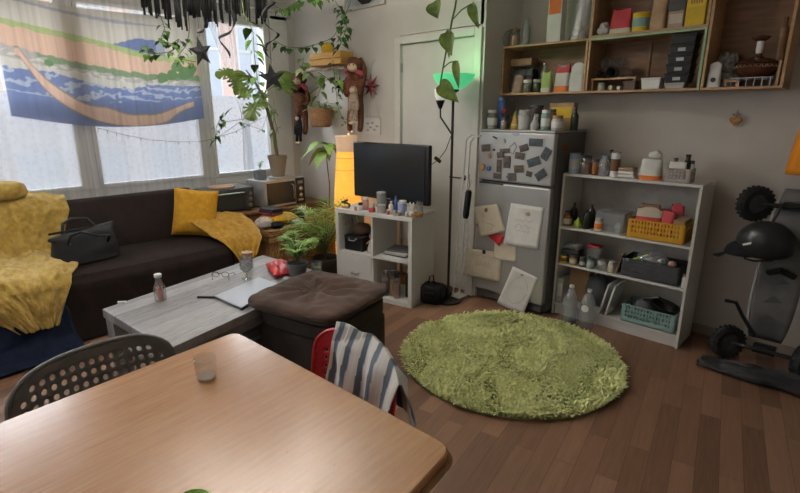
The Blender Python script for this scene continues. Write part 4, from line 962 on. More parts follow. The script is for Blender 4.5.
# ================= FRIDGE =================
FX0,FX1,FY0,FY1,FH=-2.41,-1.745,3.46,3.99,1.465
fst=nm('fridge_steel',(.40,.395,.38),(.37,.365,.35),2,.35,metal=.55,stretch=(1,1,.1)); fsd=nm('fridge_side',(.11,.11,.11),(.1,.1,.1),5,.4,metal=.3)
t=thing('refrigerator','grey two door fridge freezer covered with papers and magnets','fridge',((FX0+FX1)/2,(FY0+FY1)/2,0)); L=t.location[:]
b=B(); b.bx((FX0,FY0+.06,.03),(FX1,FY1,FH-.015)); b.at(L).obj('cabinet',fsd,t,bevel=.006)
b=B(); b.bx((FX0,FY0,FH-.014),(FX1,FY1,FH)); b.at(L).obj('top_panel',fst,t,bevel=.004)
ZS=1.05
b=B(); b.bx((FX0,FY0,ZS+.008),(FX1,FY0+.057,FH-.016)); fd=b.at(L).obj('freezer_door',fst,t,bevel=.012,seg=3)
b=B(); b.bx((FX0,FY0,.1),(FX1,FY0+.057,ZS-.008)); ld=b.at(L).obj('fridge_door',fst,t,bevel=.012,seg=3)
b=B(); b.bx((FX0+.02,FY0+.03,.03),(FX1-.02,FY0+.058,.095)); b.at(L).obj('kick_plate',fsd,t)
b=B(); b.bx((FX0+.02,FY0-.004,ZS-.02),(FX0+.25,FY0+.002,ZS-.009)); b.at(L).obj('handle_recess',black,ld)
b=B(); b.lathe([(.001,0),(.033,0),(.033,.002),(.001,.003)],M=TR((-2.07-L[0],FY0-L[1],1.435-L[2]))@Matrix.Rotation(PI/2,4,'X')@Matrix.Diagonal((1,.45,1,1)),n=28); b.obj('badge',steel,fd)
for x in(FX0+.05,FX1-.05):
    for y in(FY0+.09,FY1-.05): b=B(); b.lathe([(.02,0),(.02,.03)],(x,y,0)); b.at(L).obj('foot',black,t)
# papers and magnets, positions read on the door plane
YF_=FY0-.0015
def sheet(name,pts,mat,label,cat,dy=0,curl=.012,marks=None,mm=None,group=None):
    P=[ony(x,y,YF_-dy) for x,y in pts]; c=sum(P,Vector())/len(P)
    t=thing(name,label,cat,c[:],0,group); b=B()
    def fn(u,v):
        p=P[0]*(1-u)*(1-v)+P[1]*u*(1-v)+P[2]*u*v+P[3]*(1-u)*v-c
        return (p.x,-curl*(v**3)*(1+.5*math.sin(u*4))-.0005,p.z)
    b.grid(fn,10,10); b.obj('sheet',mat,t,solid=.0006,off=0)
    if marks:
        b=B()
        for m in marks:
            q=[Vector(fn(u,v))-Vector((0,.0018,0)) for u,v in m]; b.tube(q,.0011,n=4)
        b.obj('drawing',mm,t)
    return t
def mag(x,y,r,mat,label,name='fridge_magnet',dy=.003,kind='o',r2=None,rot=0,group=None,panel=None):
    c=ony(x,y,YF_-dy); t=thing(name,label,'magnet' if 'magnet' in name else 'photo',c[:],0,group)
    M=Matrix.Rotation(PI/2,4,'X')@Matrix.Rotation(rot,4,'Z'); b=B()
    if kind=='o': b.lathe([(.001,0),(r,0),(r,.005),(r*.8,.008),(.001,.008)],n=20,M=M,sy=(r2 or r)/r)
    else: b.box((0,0,.001),(2*r,2*(r2 or r),.002),M=M)
    b.obj('face',mat,t)
    if panel: b=B(); b.box((0,0,.0025),(1.75*r,1.7*(r2 or r),.001),M=M); b.obj('picture',panel,t)
    return t
pen=mk('pencil',(.2,.19,.18)); brn=mk('sepia_ink',(.12,.07,.04))
sheet('paper',[(474,207),(497,204),(506,231),(481,237)],cream,'cream paper tilted, held at upper left of the fridge door','paper',dy=.004,marks=[[(.3+.05*math.cos(a),.3+.06*math.sin(a)) for a in range(7)],[(.5,.6),(.6,.7),(.5,.85)],[(.2,.5),(.7,.75)]],mm=brn)
sheet('envelope',[(476,225),(480,219),(505,237),(500,246)],red,'red card peeking out beneath the tilted cream paper','card',dy=.001)
sheet('paper',[(511,203),(544,208),(538,249),(504,244)],paper,'large white drawing at the upper right of the fridge door','drawing',dy=.003,marks=[[(.2+.5*k/8,.5+.06*math.sin(k*2)) for k in range(9)],[(.3+.4*k/8,.62+.03*math.sin(k*3)) for k in range(9)],[(.25+.5*k/8,.36+.04*math.cos(k*2)) for k in range(9)]],mm=pen)
sheet('paper',[(494,238),(516,243),(517,262),(495,258)],cream,'small cream note below the large white drawing','paper',dy=.0022,marks=[[(.2+.6*k/8,.3+.08*math.sin(k*2.5)) for k in range(9)]],mm=brn)
sheet('paper',[(466,248),(503,253),(500,282),(464,274)],cream,'wide cream sheet at the lower left of the fridge door','paper',dy=.0032,marks=[[(.1+.8*k/12,.2+.05*math.sin(k*2.2)) for k in range(13)],[(.3+.4*k/12,.5+.1*math.sin(k*2.2)) for k in range(13)]],mm=pen)
sheet('paper',[(513,266),(538,278),(524,314),(498,302)],paper,'white drawing of a face at the lower right of the fridge door','drawing',dy=.003,curl=.02,marks=[[(.35,.4),(.4,.42)],[(.55,.4),(.6,.42)],[(.5+.33*math.cos(a),.5+.35*math.sin(a)) for a in[k*.5 for k in range(13)]]],mm=pen)
mag(486,210,.014,brn,'dark brown animal magnet on the tilted cream paper',dy=.008,r2=.018)
mag(528,214,.022,mk('shell',(.35,.24,.16)),'oval shell magnet holding the large white drawing',dy=.006,r2=.016)
mag(484,252,.016,black,'square black magnet on the wide cream sheet',dy=.007,kind='s',r2=.017)
mag(522,275,.014,steel,'oval metal magnet holding the drawing of a face',dy=.008,r2=.007)
dp=nm('photo_print',(.02,.022,.02),(.12,.08,.06),28,.3); dp2=nm('photo_print_blue',(.012,.018,.025),(.07,.08,.09),28,.3)
PH=[(486,148,.028,.02,.1,'dark photo at the top left of the freezer door'),(536,142.5,.038,.02,0,'wide dark photo at the top right of the freezer door'),(546,154,.018,.027,-.5,'small dark photo leaning right, beside the wide photo'),(534,162,.036,.022,.35,'tilted photo in the middle right of the freezer door'),(541,175,.03,.022,.65,'strongly tilted photo at the lower right of the freezer door'),(520,156,.028,.018,-.1,'photo left of the tilted middle one'),(519,169,.028,.02,.1,'photo with white margin below the centre'),(507,162,.018,.028,.0,'upright photo at the centre of the freezer door'),(505,151,.03,.013,.1,'narrow dark photo above the centre photos'),(499,166,.012,.03,0,'strip of tiny portraits left of the centre photos'),(529,174,.014,.012,-.2,'tiny photo low on the freezer door'),(512,177,.022,.018,.1,'pale snapshot at the bottom centre of the freezer door'),(524,148,.022,.015,.3,'slanted snapshot above the photo left of the tilted one'),(497,176,.02,.013,-.05,'small snapshot under the strip of tiny portraits'),(500,155,.016,.014,.2,'tiny square snapshot above the strip of portraits')]
for x,y,r,r2,rot,l in PH: mag(x,y,r*1.75,lgrey if r>.027 else dgrey,l,name='photo',kind='s',r2=r2*1.7,rot=rot,panel=dp if x<530 else dp2,dy=.001+.0012*(PH.index((x,y,r,r2,rot,l))%5))
mag(489.5,156,.017,mk('copper',(.35,.17,.09),.3),'round copper coloured magnet below the top left photo')
mag(489,168.5,.02,bluep,'round blue and white magnet at the left of the freezer door',panel=None,dy=.006)
mag(483,167,.02,honey,'yellow brown figure magnet left of the round blue one',r2=.027)
mag(494,150,.008,black,'tiny black dot magnet right of the top left photo')
mag(495,137.5,.026,black,'black elongated magnet near the top of the freezer door',r2=.006,rot=-.35)
mag(504,141,.016,lgrey,'grey rounded magnet below the black elongated one')
mag(508,177,.017,bluep,'small blue and white magnet at the bottom of the freezer door',kind='s',r2=.009)
c=ony(513,148,YF_-.003); t=thing('fridge_magnet','wire outline magnet of a country shape on the freezer door','magnet',c[:])
b=B(); b.tube([(x*.04,-.002,z*.045) for x,z in((-.9,-.4),(-.6,.3),(-.1,.5),(.3,1),(.6,.7),(.8,.1),(.3,-.5),(.2,-1),(-.3,-.9))],.002,n=5,closed=True); b.obj('outline',black,t)
# side of fridge: small magnet
for z in(1.38,): 
    b=B(); b.bx((FX1,3.6,1.31),(FX1+.01,3.66,1.36)); tag(b.obj('fridge_magnet',mk('rust',(.3,.08,.03))),'small rust red square magnet on the side of the fridge','magnet')
# ---- on top of the fridge (front row read at Y=3.58)
FT=FH+.0005
KS=1.3
def ft(px,Y=3.6): p=ony(px,128,Y); return (p.x,Y,FT)
jar(ft(492,3.56),.032,.115,lgrey,'white lidded clear jar at the left front of the fridge top',wht,clearbody=True,band=paper)
jar(ft(504.5,3.56),.026,.075,spice,'dark spice jar between the white lidded jar and the honey bear',dgrey,clearbody=True)
t=thing('honey_bottle','honey squeeze bottle with a green label on the fridge top','bottle',ft(514.5,3.56)); b=B(); b.lathe([(.001,0),(.03,0),(.034,.01),(.03,.05),(.018,.075),(.02,.09),(.01,.11)],n=20); b.obj('bottle_body',honey,t); b=B(); b.lathe([(.011,.1105),(.012,.115),(.004,.14),(.001,.14)],n=14); b.obj('spout',mk('green_cap',(.1,.25,.06)),t); b=B(); b.lathe([(.0325,.02),(.0315,.045)],n=20); b.obj('paper_label',limey,t)
jar(ft(524,3.57),.038,.115,lgrey,'large grey ceramic jar in the middle of the fridge top',lgrey,lidh=.03)
t=thing('glass_shaker','tilted clear shaker beside the large grey jar on the fridge top','shaker',ft(534,3.56)); b=B(); b.lathe([(.001,0),(.03,0),(.034,.04),(.02,.07),(.018,.1)],n=20,M=Matrix.Rotation(.12,4,'Y')); b.obj('shaker_body',lgrey,t); b=B(); b.lathe([(.019,.1005),(.02,.12),(.001,.125)],n=18,M=Matrix.Rotation(.12,4,'Y')); b.obj('cap',chrome,t)
jar(ft(545,3.56),.026,.115,tealp,'green and white jar right of the tilted shaker on the fridge top',wht,band=paper,cat='jar')
jar(ft(557,3.56),.033,.085,lgrey,'squat white jar with dark lid at the right front of the fridge top',tan,band=paper)
carton(ft(562,3.74),.15,.06,.155,tan,'brown paper carton at the right back of the fridge top',panel=yelp,pz=(.45,.85),name='paper_carton')
jar(ft(550,3.7),.034,.12,spice,'tall dark jar behind the green and white jar on the fridge top',dgrey)
jar(ft(535,3.76),.05,.145,mk('dark_pot2',(.05,.03,.03)),'dark round pot at the back of the fridge top',dgrey,name='pot',cat='pot')
bottle(ft(574,3.66),.022,.13,darkg,'small dark bottle at the right edge of the fridge top',dgrey)
jar(ft(505,3.7),.026,.09,amber,'amber jar behind the honey bottle on the fridge top',dgrey)
p=ft(504,3.72)
t=thing('blue_scrub_brush','bright blue brush standing upright on the fridge top','brush',(p[0],3.66,FT))
b=B(); b.lathe([(.001,0),(.022,0),(.026,.03),(.03,.16),(.027,.21),(.033,.225),(.02,.245),(.001,.25)],n=18); b.obj('brush_body',blue,t); b=B(); b.lathe([(.001,0),(.02,0),(.02,.02),(.001,.02)],n=16,M=TR((.05,-.02,.14))@Matrix.Rotation(PI/2,4,'X')); b.obj('red_head',redp,t)
jar((p[0]-.14,3.56,FT),.022,.03,black,'tiny black tub at the left front corner of the fridge top',black,cat='tub',name='tub',lidh=.01)
KS=1.35
# ================= WALL BOXES =================
def boxunit(x0,x1,z0,z1,y0,y1,label,edge=None,mat=woodl,shelfz=None,back=woodd):
    cx=(x0+x1)/2; t=thing('wall_box_shelf',label,'shelf',(cx,(y0+y1)/2,z0)); L=t.location[:]; th=.016
    def P(n,a,c,m=mat): b=B(); b.bx(a,c); return b.at(L).obj(n,m,t,bevel=.001)
    P('bottom_panel',(x0,y0,z0),(x1,y1,z0+th)); P('top_panel',(x0,y0,z1-th),(x1,y1,z1))
    P('side_panel',(x0,y0,z0+th+.0003),(x0+th,y1,z1-th-.0003)); P('side_panel',(x1-th,y0,z0+th+.0003),(x1,y1,z1-th-.0003))
    P('back_panel',(x0+th,y1-.006,z0+th),(x1-th,y1,z1-th),back)
    if edge:
        for a,c in (((x0,y0-.004,z1-th),(x1,y0-.0005,z1)),((x1-th,y0-.004,z0),(x1,y0-.0005,z1-th))): P('front_edge',a,c,edge)
    return t
Y0c,Y1c=3.75,4.027
mint=mk('mint_paint',(.3,.4,.25),.5); wpaint=mk('chalk_paint',(.5,.46,.38),.6)
boxunit(RX+.005,-1.69,1.735,2.12,Y0c,Y1c,'leftmost wooden wall box, above the fridge',edge=None)
boxunit(-1.685,-.925,1.735,2.115,Y0c,Y1c,'lower middle wooden wall box with mint green front edges',edge=mint)
boxunit(-1.685,-.925,2.1165,2.55,Y0c,Y1c,'upper middle wooden wall box cut by the top of the picture',edge=None)
boxunit(-.92,-.49,1.735,2.55,Y0c,Y1c,'tall right wooden wall box holding the tagine',edge=None)
ZI=1.7515
def cb(px,py,dy=.07): p=ony(px,py,Y0c+dy); return p.x
def at(px,dy,z=ZI): 
    # pixel x at plane Y0c+dy and height z
    Y=Y0c+dy; x=-1.5
    for _ in range(30):
        v=Vector((x,Y,z))-CP; X=400+F*v.dot(RT)/v.dot(FW); x+=(px-X)*.004
    return (x,Y,z)
# left box
t=thing('wire_cutlery_rack','grey wire kitchen rack at the left in the leftmost wall box','rack',at(522,.17)); b=B()
for x in(-.12,-.06,0,.06,.12): b.tube([(x,-.06,.0),(x,-.06,.21),(x,.06,.21),(x,.06,.0)],.003,n=5)
for z in(.06,.14,.21): b.tube([(-.13,-.06,z),(.13,-.06,z),(.13,.06,z),(-.13,.06,z)],.004,n=5,closed=True)
b.box((0,0,.1),(.22,.1,.18)); b.obj('rack_body',dgrey,t)
carton((at(522,.17)[0],Y0c+.17,ZI+.2215),.15,.1,.04,tan,'flat kraft box lying on the wire rack in the leftmost wall box')
t=thing('ladle','dark metal ladle leaning at the left side of the leftmost wall box','ladle',at(504,.1)); b=B(); b.tube([(0,0,.06),(.01,.01,.17),(.03,.02,.21)],.005); b.ell((0,0,.03),(.026,.02,.03)); b.obj('ladle_body',steel,t)
pouch(at(518,.04),.07,.05,.1,mk('brown_bag',(.2,.13,.1)),'small brown paper bag at the front left of the leftmost wall box',seed=2)
jar(at(527,.04),.028,.075,spice,'dark jam jar with a white lid in the leftmost wall box',wht,clearbody=True)
jar(at(536.5,.06),.026,.075,darkg,'second dark jar with a grey lid, beside the white lidded jam jar',lgrey)
bottle(at(543,.13),.028,.17,glassd,'clear empty bottle standing behind the green carton in the leftmost wall box',chrome)
pouch(at(546,.04),.06,.05,.115,limey,'green and white packet in the leftmost wall box',seed=4,base=paper)
pouch(at(562,.06),.09,.07,.145,paper,'white flour bag with a crimson top in the leftmost wall box',top=redp,base=orng,seed=6)
pouch(at(577,.06),.09,.07,.145,paper,'plain white paper bag at the right of the leftmost wall box',seed=8)
# on top of left box
ZT2=2.1205
jar(at(514,.08,ZT2),.034,.1,honey,'preserving jar with a dark lid on top of the leftmost wall box',spice,clearbody=True)
bottle(at(525,.07,ZT2),.026,.15,glassd,'clear glass bottle beside the preserving jar on top of the wall box',glassd)
carton(at(555,.08,ZT2),.09,.06,.3,paper,'tall white carton with an orange head and blue letters on the wall box','carton',rz=-.1,panel=orng,pz=(.5,.98),marks=None)
t=COL.objects['carton'] if 'carton' in COL.objects else None
q=at(555,.08,ZT2); t=[o for o in COL.objects if o.get('label','').startswith('tall white carton')][0]
b=B()
for k,(w0,w1) in enumerate(((-.7,.7),(-.7,.1),(-.7,.7),(-.3,.7),(-.7,.7),(-.7,.4))): b.bx((w0*.018-.012,-.0325,.022+k*.019),(w1*.018-.012,-.0305,.034+k*.019))
b.obj('blue_lettering',bluep,t)
t=thing('plastic_bag','clear plastic bag of white mushrooms or bread on the wall box','bag',at(578,.1,ZT2)); b=B()
def fn(u,v): a=2*PI*u; return ((.075*(1-.35*v)+.01*fbm(u*6,v*5))*math.cos(a)+.03*v,(.05*(1-.2*v))*math.sin(a),.34*v)
b.grid(fn,24,12); b.obj('bag_film',plast,t)
for k in range(6): b=B(); a=k*1.05; b.ell((.03*math.cos(a),.022*math.sin(a),.026+.03*(k%3)),(.026,.022,.024)); b.obj('bread_roll',mk('dough',(.6,.54,.45)),t)
t=thing('hook_wire','thin bent wire loop hanging left of the preserving jar','wire',(RX+.03,3.73,2.125)); b=B(); b.tube([(.0,0,.001),(-.02,0,.06),(.03,-.02,.1),(.12,-.02,.115)],.003,n=6); b.obj('wire_loop',dgrey,t)
KS=1.22
# upper middle box
ZU=2.1331
lump('garlic_bag',at(603,.06,ZU),(.04,.03,.05),lgrey,'small pale netted bag at the left of the upper middle wall box','bag',51)
pouch(at(620,.06,ZU),.12,.05,.13,redp,'crimson biscuit packet in the upper middle wall box',base=cream,seed=11)
can(at(640,.05,ZU),.045,.09,yelp,'short yellow tin in the upper middle wall box',band=tealp,top=yelp)
pouch(at(657.5,.06,ZU),.085,.06,.165,mk('nut_bag',(.45,.3,.18)),'tall clear bag of nuts in the upper middle wall box',seed=13)
carton(at(676,.06,ZU),.075,.06,.085,mk('pale_box',(.36,.26,.2)),'low pale brown box under the black pack in the upper middle wall box',panel=cream)
carton((at(676,.06,ZU)[0],Y0c+.06,ZU+.0865*KS),.085,.06,.05,dgrey,'black pack resting on the low pale brown box')
carton(at(695,.06,ZU),.09,.07,.2,yelp,'tall bright yellow carton with brown print in the upper middle wall box',panel=mk('yellow_lt',(.7,.5,.06)),marks=mk('brown_print',(.3,.16,.02)),rz=.05,pz=(.45,.85))
KS=1.1
# lower middle box: glasses on a little riser, tubs
t=thing('shelf_riser','small wooden riser board in the lower middle wall box','riser',at(617,.14)); b=B(); b.bx((-.16,-.1,.075),(.16,.1,.087)); b.obj('board',woodl,t)
for s in(-1,1): b=B(); b.bx((s*.15-.006,-.1,0),(s*.15+.006,.1,.0748)); b.obj('leg',woodl,t)
gg=at(617,.14)
gl=['upper left upturned glass','lower left tumbler lying mouth forward','middle dark tumbler','upper right upturned glass','right clear tumbler']
for k,(dx_,dz_,r_,m_) in enumerate(((-.075,.035+.07,.036,glassd),(-.11,.034,.033,mk('brown_glass',(.2,.14,.1),.2)),(-.03,.04,.038,dgrey),(.02,.035+.075,.034,glassd),(.06,.036,.035,glassd))):
    t=thing('drinking_glass',gl[k]+' on the riser in the middle wall box','glass',(gg[0]+dx_,gg[1]-.03,ZI+.0875+dz_)); b=B()
    thin(b,[(.001,0),(r_*.8,0),(r_,.09)],th=.003,n=22,M=Matrix.Rotation(PI/2,4,'X')@TR((0,0,-.04))); b.obj('tumbler',m_,t)
jar(at(601,.05),.024,.05,lgrey,'tiny grey tub under the riser, leftmost',lgrey,cat='tub',name='tub',lidh=.012)
for k,px_ in enumerate((611,619)):
    t=thing('rolled_bag',['light roll end under the riser, left of two','light roll end under the riser, right of two'][k],'roll',(at(px_,.05)[0],Y0c+.09,ZI+.019-.003*k)); b=B(); b.lathe([(.001,-.06),(.016-.003*k,-.06),(.016-.003*k,.06),(.001,.06)],n=18,M=Matrix.Rotation(PI/2,4,'X')); b.obj('roll',[cream,wht][k],t)
carton(at(631,.06),.07,.08,.055,mk('dark_brown_box',(.08,.05,.035)),'small dark brown box under the riser, right end')
def tub(loc,w,d,h,mat,label,group=None,band=None,lidm=None):
    t=thing('food_tub',label,'tub',loc,0,group); b=B()
    b.add([(-w*.45,-d*.45,0),(w*.45,-d*.45,0),(w*.45,d*.45,0),(-w*.45,d*.45,0),(-w/2,-d/2,h-.012),(w/2,-d/2,h-.012),(w/2,d/2,h-.012),(-w/2,d/2,h-.012)],[(3,2,1,0),(4,5,6,7),(0,1,5,4),(1,2,6,5),(2,3,7,6),(3,0,4,7)]); b.obj('tub_body',mat,t,bevel=.004)
    b=B(); b.bx((-w*.52,-d*.52,h-.0118),(w*.52,d*.52,h)); b.obj('lid',lidm or mat,t,bevel=.003)
    if band: b=B(); b.box((0,-d*.485,h*.42),(w*.3,.003,h*.34)); b.obj('paper_label',band,t)
tub(at(652,.06),.125,.1,.075,wht,'white rectangular food tub in the lower middle wall box')
tub(at(676,.05),.12,.1,.036,lgrey,'clear flat tub under the stack of black tubs')
names=['lowest','second','third','fourth','topmost']
xs=at(677,.06)[0]
for k in range(5): tub((xs+.003*k,Y0c+.07,ZI+.0365+k*.0605),.15,.12,.06,black,'black takeaway tub with a white label, %s of the stack in the wall box'%names[k],band=lgrey if k<4 else None)
t=thing('rolling_pin','long dark pole standing at the back of the lower middle wall box','pole',at(646,.2)); b=B(); b.tube([(0,0,0),(.0,.0,.33)],.012,n=10); b.obj('pole',woodd,t)
# right box
t=thing('tagine','brown glazed clay tagine dish with white painted pattern in the right wall box','dish',(at(755,.14)[0]-.01,Y0c+.135,ZI+.0565))
tg=nm('clay_glaze',(.09,.03,.015),(.06,.02,.01),10,.25)
b=B(); b.lathe([(.001,0),(.07,0),(.115,.04),(.122,.075),(.112,.08),(.001,.08)],n=36); b.obj('dish_base',tg,t)
b=B(); b.lathe([(.114,.0805),(.118,.084),(.08,.105),(.04,.115),(.02,.125),(.016,.14)],n=36); b.obj('lid',tg,t)
b=B(); b.lathe([(.017,.141),(.02,.16),(.019,.21),(.001,.212)],n=20); b.obj('neck_wrap',wht,t)
b=B(); b.lathe([(.02,.2125),(.03,.22),(.04,.235),(.03,.24),(.001,.24)],n=20,sx=1.3); b.obj('lid_knob',tg,t)
b=B()
for k in range(26): a=2*PI*k/26; b.tube([(.1195*math.cos(a+d_),.1195*math.sin(a+d_),.055+z_) for d_,z_ in((-.08,0),(0,.016),(.08,0))],.0016,n=4)
b.obj('painted_pattern',cream,t)
t=thing('griddle_rack','low black wire stand under the tagine','stand',(at(755,.14)[0]-.01,Y0c+.135,ZI)); b=B()
for k in range(6): x=-.1+.04*k; b.tube([(x,-.11,.0),(x,-.11,.052),(x,.11,.052),(x,.11,0)],.0025,n=5)
b.tube([(-.105,-.11,.05),(.105,-.11,.05),(.105,.11,.05),(-.105,.11,.05)],.004,n=6,closed=True); b.obj('stand_wires',steel,t)
pouch(at(713,.05),.07,.05,.13,paper,'white bag with a round dark logo at the left of the right wall box',seed=17,name='coffee_bag')
t=[o for o in COL.objects if o.get('label','').startswith('white bag with a round dark')][0]; b=B(); b.lathe([(.001,0),(.015,0),(.015,.002),(.001,.002)],n=20,M=TR((0,-.028,.045))@Matrix.Rotation(PI/2,4,'X')); b.obj('logo',dgrey,t)
lump('patterned_cloth',(at(721,.14)[0],Y0c+.19,ZI),(.075,.05,.13),nm('zebra_cloth',(.45,.42,.38),(.1,.1,.1),50,.9),'crumpled black and white patterned cloth at the back left of the right wall box','cloth',61,amp=.3)
t=thing('wooden_brush','small wooden brush lying at the front of the right wall box','brush',at(731,.04)); b=B(); b.box((0,0,.035),(.085,.035,.015)); b.box((-.03,0,.014),(.015,.03,.026)); b.box((.03,0,.014),(.015,.03,.026)); b.obj('brush_body',woodl,t,bevel=.003)
t=thing('rolling_pin','wooden rolling pin standing in the back right corner of the right wall box','rolling pin',(-.56,Y0c+.2,ZI)); b=B(); b.lathe([(.001,0),(.012,.0),(.012,.05),(.026,.06),(.026,.34),(.012,.35),(.012,.4),(.001,.4)],n=18); b.obj('pin',woodd,t)
b=B(); b.box((0,0,.07),(.014,.2,.14)); tag(b.obj('small_board',woodl,loc=(-.525,Y0c+.12,ZI)),'small upright wooden board at the right of the tagine','board')
# heart on the wall
p=ony(735,121,4.0); t=thing('heart_ornament','small brown woven heart hanging on the wall below the right wall box','ornament',(p.x,4.01,p.z)); b=B()
hp=[(.035*(math.sin(a)**3),.035*(.81*math.cos(a)-.31*math.cos(2*a)-.13*math.cos(3*a))) for a in[k*PI/14 for k in range(28)]]
b.ext(hp,.02,M=Matrix(((1,0,0,0),(0,0,1,0),(0,1,0,0),(0,0,0,1)))@TR((0,0,-.012))); b.obj('heart',wick,t,bevel=.006,seg=3); b=B(); b.tube([(0,0,.02),(.004,.002,.045),(.0,.01,.07)],.0025,n=5); b.obj('string',bark,t); b=B(); b.tube([(0,-.01,.03),(.014,-.012,.045),(.022,-.01,.04)],.004,n=6); b.tube([(0,-.01,.03),(-.014,-.012,.045),(-.02,-.01,.038)],.004,n=6); b.obj('bow',tan,t)
# orange jacket at right edge
t=thing('hanging_jacket','orange jacket sleeve hanging on the wall at the right edge','jacket',(-.30,3.97,1.22)); b=B()
def fn(u,v): a=2*PI*u; return ((.11-.02*v)*math.cos(a)+.012*math.sin(3*v+u*9),(.035)*math.sin(a)+.004*math.sin(9*a),.4*v)
b.grid(fn,28,10); b.obj('sleeve',nm('orange_cloth',(.75,.27,.02),(.65,.22,.015),10,.85),t,solid=.004); b=B(); b.tube([(0,0,.39),(0,.04,.44)],.006); b.obj('loop',dgrey,t)
KS=1.15
# ================= WHITE SHELF UNIT =================
sx0,sx1,sy0,sy1=-1.735,-.785,3.62,3.95
t=thing('shelf_unit','white open shelf unit with three crates, right of the fridge','shelf',((sx0+sx1)/2,(sy0+sy1)/2,0)); L=t.location[:]
shm=nm('shelf_white',(.56,.54,.5),(.52,.5,.46),4,.45)
def P(n,a,c): b=B(); b.bx(a,c); return b.at(L).obj(n,shm,t,bevel=.0015)
P('side_panel',(sx0,sy0,0),(sx0+.018,sy1,1.128)); P('side_panel',(sx1-.018,sy0,0),(sx1,sy1,1.128)); P('top_panel',(sx0,sy0,1.1285),(sx1,sy1,1.148))
ZL=[.10,.44,.735]
for z in ZL: P('shelf_board',(sx0+.0185,sy0,z-.018),(sx1-.0185,sy1-.006,z))
P('plinth',(sx0+.0185,sy0+.02,.0),(sx1-.0185,sy0+.035,.081)); 
b=B(); b.bx((sx0+.0185,sy1-.005,.081),(sx1-.0185,sy1,1.128)); b.at(L).obj('back_panel',mk('back_board',(.4,.37,.33)),t)
def sa(px,dy,z):
    Y=sy0+dy; x=-1.2
    for _ in range(30):
        v=Vector((x,Y,z))-CP; X=400+F*v.dot(RT)/v.dot(FW); x+=(px-X)*.004
    return (x,Y,z+.0005)
T1=1.1485
can(sa(574,.05,T1),.036,.125,skyb,'tall pale blue patterned tin at the left of the shelf unit top',band=lgrey)
jar(sa(585,.06,T1),.04,.12,spice,'dark glass jar right of the pale blue tin on the shelf unit top',dgrey,clearbody=True)
jar(sa(595,.05,T1),.026,.1,amber,'small amber jar right of the dark glass jar on the shelf unit top',dgrey)
bottle(sa(603,.05,T1),.032,.135,plast,'clear bottle with blue cap on the shelf unit top',blue,nr=.5)
bottle(sa(609,.14,T1),.03,.16,darkg,'dark bottle standing behind the clear bottle and the spray can',black)
t=can(sa(614,.05,T1),.028,.145,wht,'white spray can with brown picture, leaning on the shelf unit top',band=spice,name='spray_can',cat='spray can'); 
t=thing('folded_cloths','folded white cloths with a tan top on the shelf unit','cloth',sa(627,.08,T1)); b=B(); 
for k in range(3): b.box((0,0,.012+.024*k),(.12-.006*k,.09,.022),m=1 if k==2 else 0)
b.obj('stack',[paper,tan],t,bevel=.008,seg=3)
pouch(sa(650,.07,T1),.125,.09,.12,paper,'large white paper bag with a red and orange stripe on the shelf unit top',base=orng,seed=21)
lump('crumpled_bag',(sa(652,.07,T1)[0],sy0+.07,T1+.142),(.045,.035,.03),paper,'crumpled white bag on top of the striped paper bag','bag',71)
crate(sa(679,.08,T1),.15,.11,.085,mk('grey_crate',(.33,.29,.27)),'small grey patterned crate at the right of the shelf unit top',nx=7)
q=sa(679,.08,T1)
pouch((q[0]-.02,q[1],q[2]+.008),.1,.06,.105,paper,'white packets standing in the small grey crate',seed=23)
bottle((q[0]+.03,q[1]+.02,q[2]+.008),.02,.15,darkg,'dark capped bottle standing in the small grey crate',black,nr=.6)
bottle((q[0]-.045,q[1]+.032,q[2]+.008),.016,.125,mk('olive',(.15,.14,.06)),'olive bottle at the back of the small grey crate',dgrey,nr=.6)
jar((q[0]+.055,q[1]+.03,q[2]+.008),.014,.115,lgrey,'thin grey vial at the right in the small grey crate',dgrey,cat='vial')
# second tier
z=ZL[2]
bottle(sa(567,.06,z),.03,.1,amber,'amber bottle at the left of the bottle shelf',dgrey,nr=.5,band=cream)
bottle(sa(573,.14,z),.026,.15,darkg,'dark bottle behind the round green flask',black)
t=thing('green_flask','round green flask on the second shelf from the top','bottle',sa(577.5,.045,z)); b=B(); b.lathe([(.001,0),(.018,0),(.033,.025),(.03,.045),(.01,.065),(.009,.08)],n=22); b.obj('bottle_body',mk('green_liquid',(.28,.36,.04),.2),t); b=B(); b.lathe([(.011,.0805),(.011,.09),(.001,.09)],n=14); b.obj('cap',black,t)
bottle(sa(586,.05,z),.026,.125,darkg,'dark square shouldered bottle right of the green flask',black,sh=.7)
bottle(sa(590,.12,z),.028,.17,darkg,'tall dark bottle behind the picture jar',cork)
jar(sa(598,.05,z),.026,.085,cream,'picture printed jar in front of the clear box',lgrey,band=orng)
t=thing('clear_box','clear plastic box left of the yellow crate','box',sa(613,.14,z)); b=B(); b.bx((-.1,-.08,0),(.1,.08,.14)); b.obj('box_body',plast,t,bevel=.006); b=B(); b.bx((-.104,-.084,.1405),(.104,.084,.15)); b.obj('lid',plast,t)
pouch(sa(617,.03,z),.04,.03,.075,plast,'small clear sachet in front of the clear box',seed=25)
yc=nm('mustard_plastic',(.52,.27,.02),(.48,.24,.015),6,.45)
q=sa(659,.13,z)
crate((q[0]+.0,q[1]-.0,q[2]),.36,.24,.13,yc,'mustard yellow patterned crate on the second shelf from the top',nx=17)
pouch((q[0]-.07,q[1]-.04,q[2]+.007),.16,.08,.175,redp,'red and white packet in the yellow crate, left',top=cream,seed=27,rz=.2)
pouch((q[0]-.1,q[1]+.06,q[2]+.007),.13,.08,.185,tan,'brown paper packet at the back left of the yellow crate',seed=28)
pouch((q[0]+.05,q[1]-.03,q[2]+.007),.09,.06,.17,redp,'crimson packet in the middle of the yellow crate',seed=29,rz=-.3)
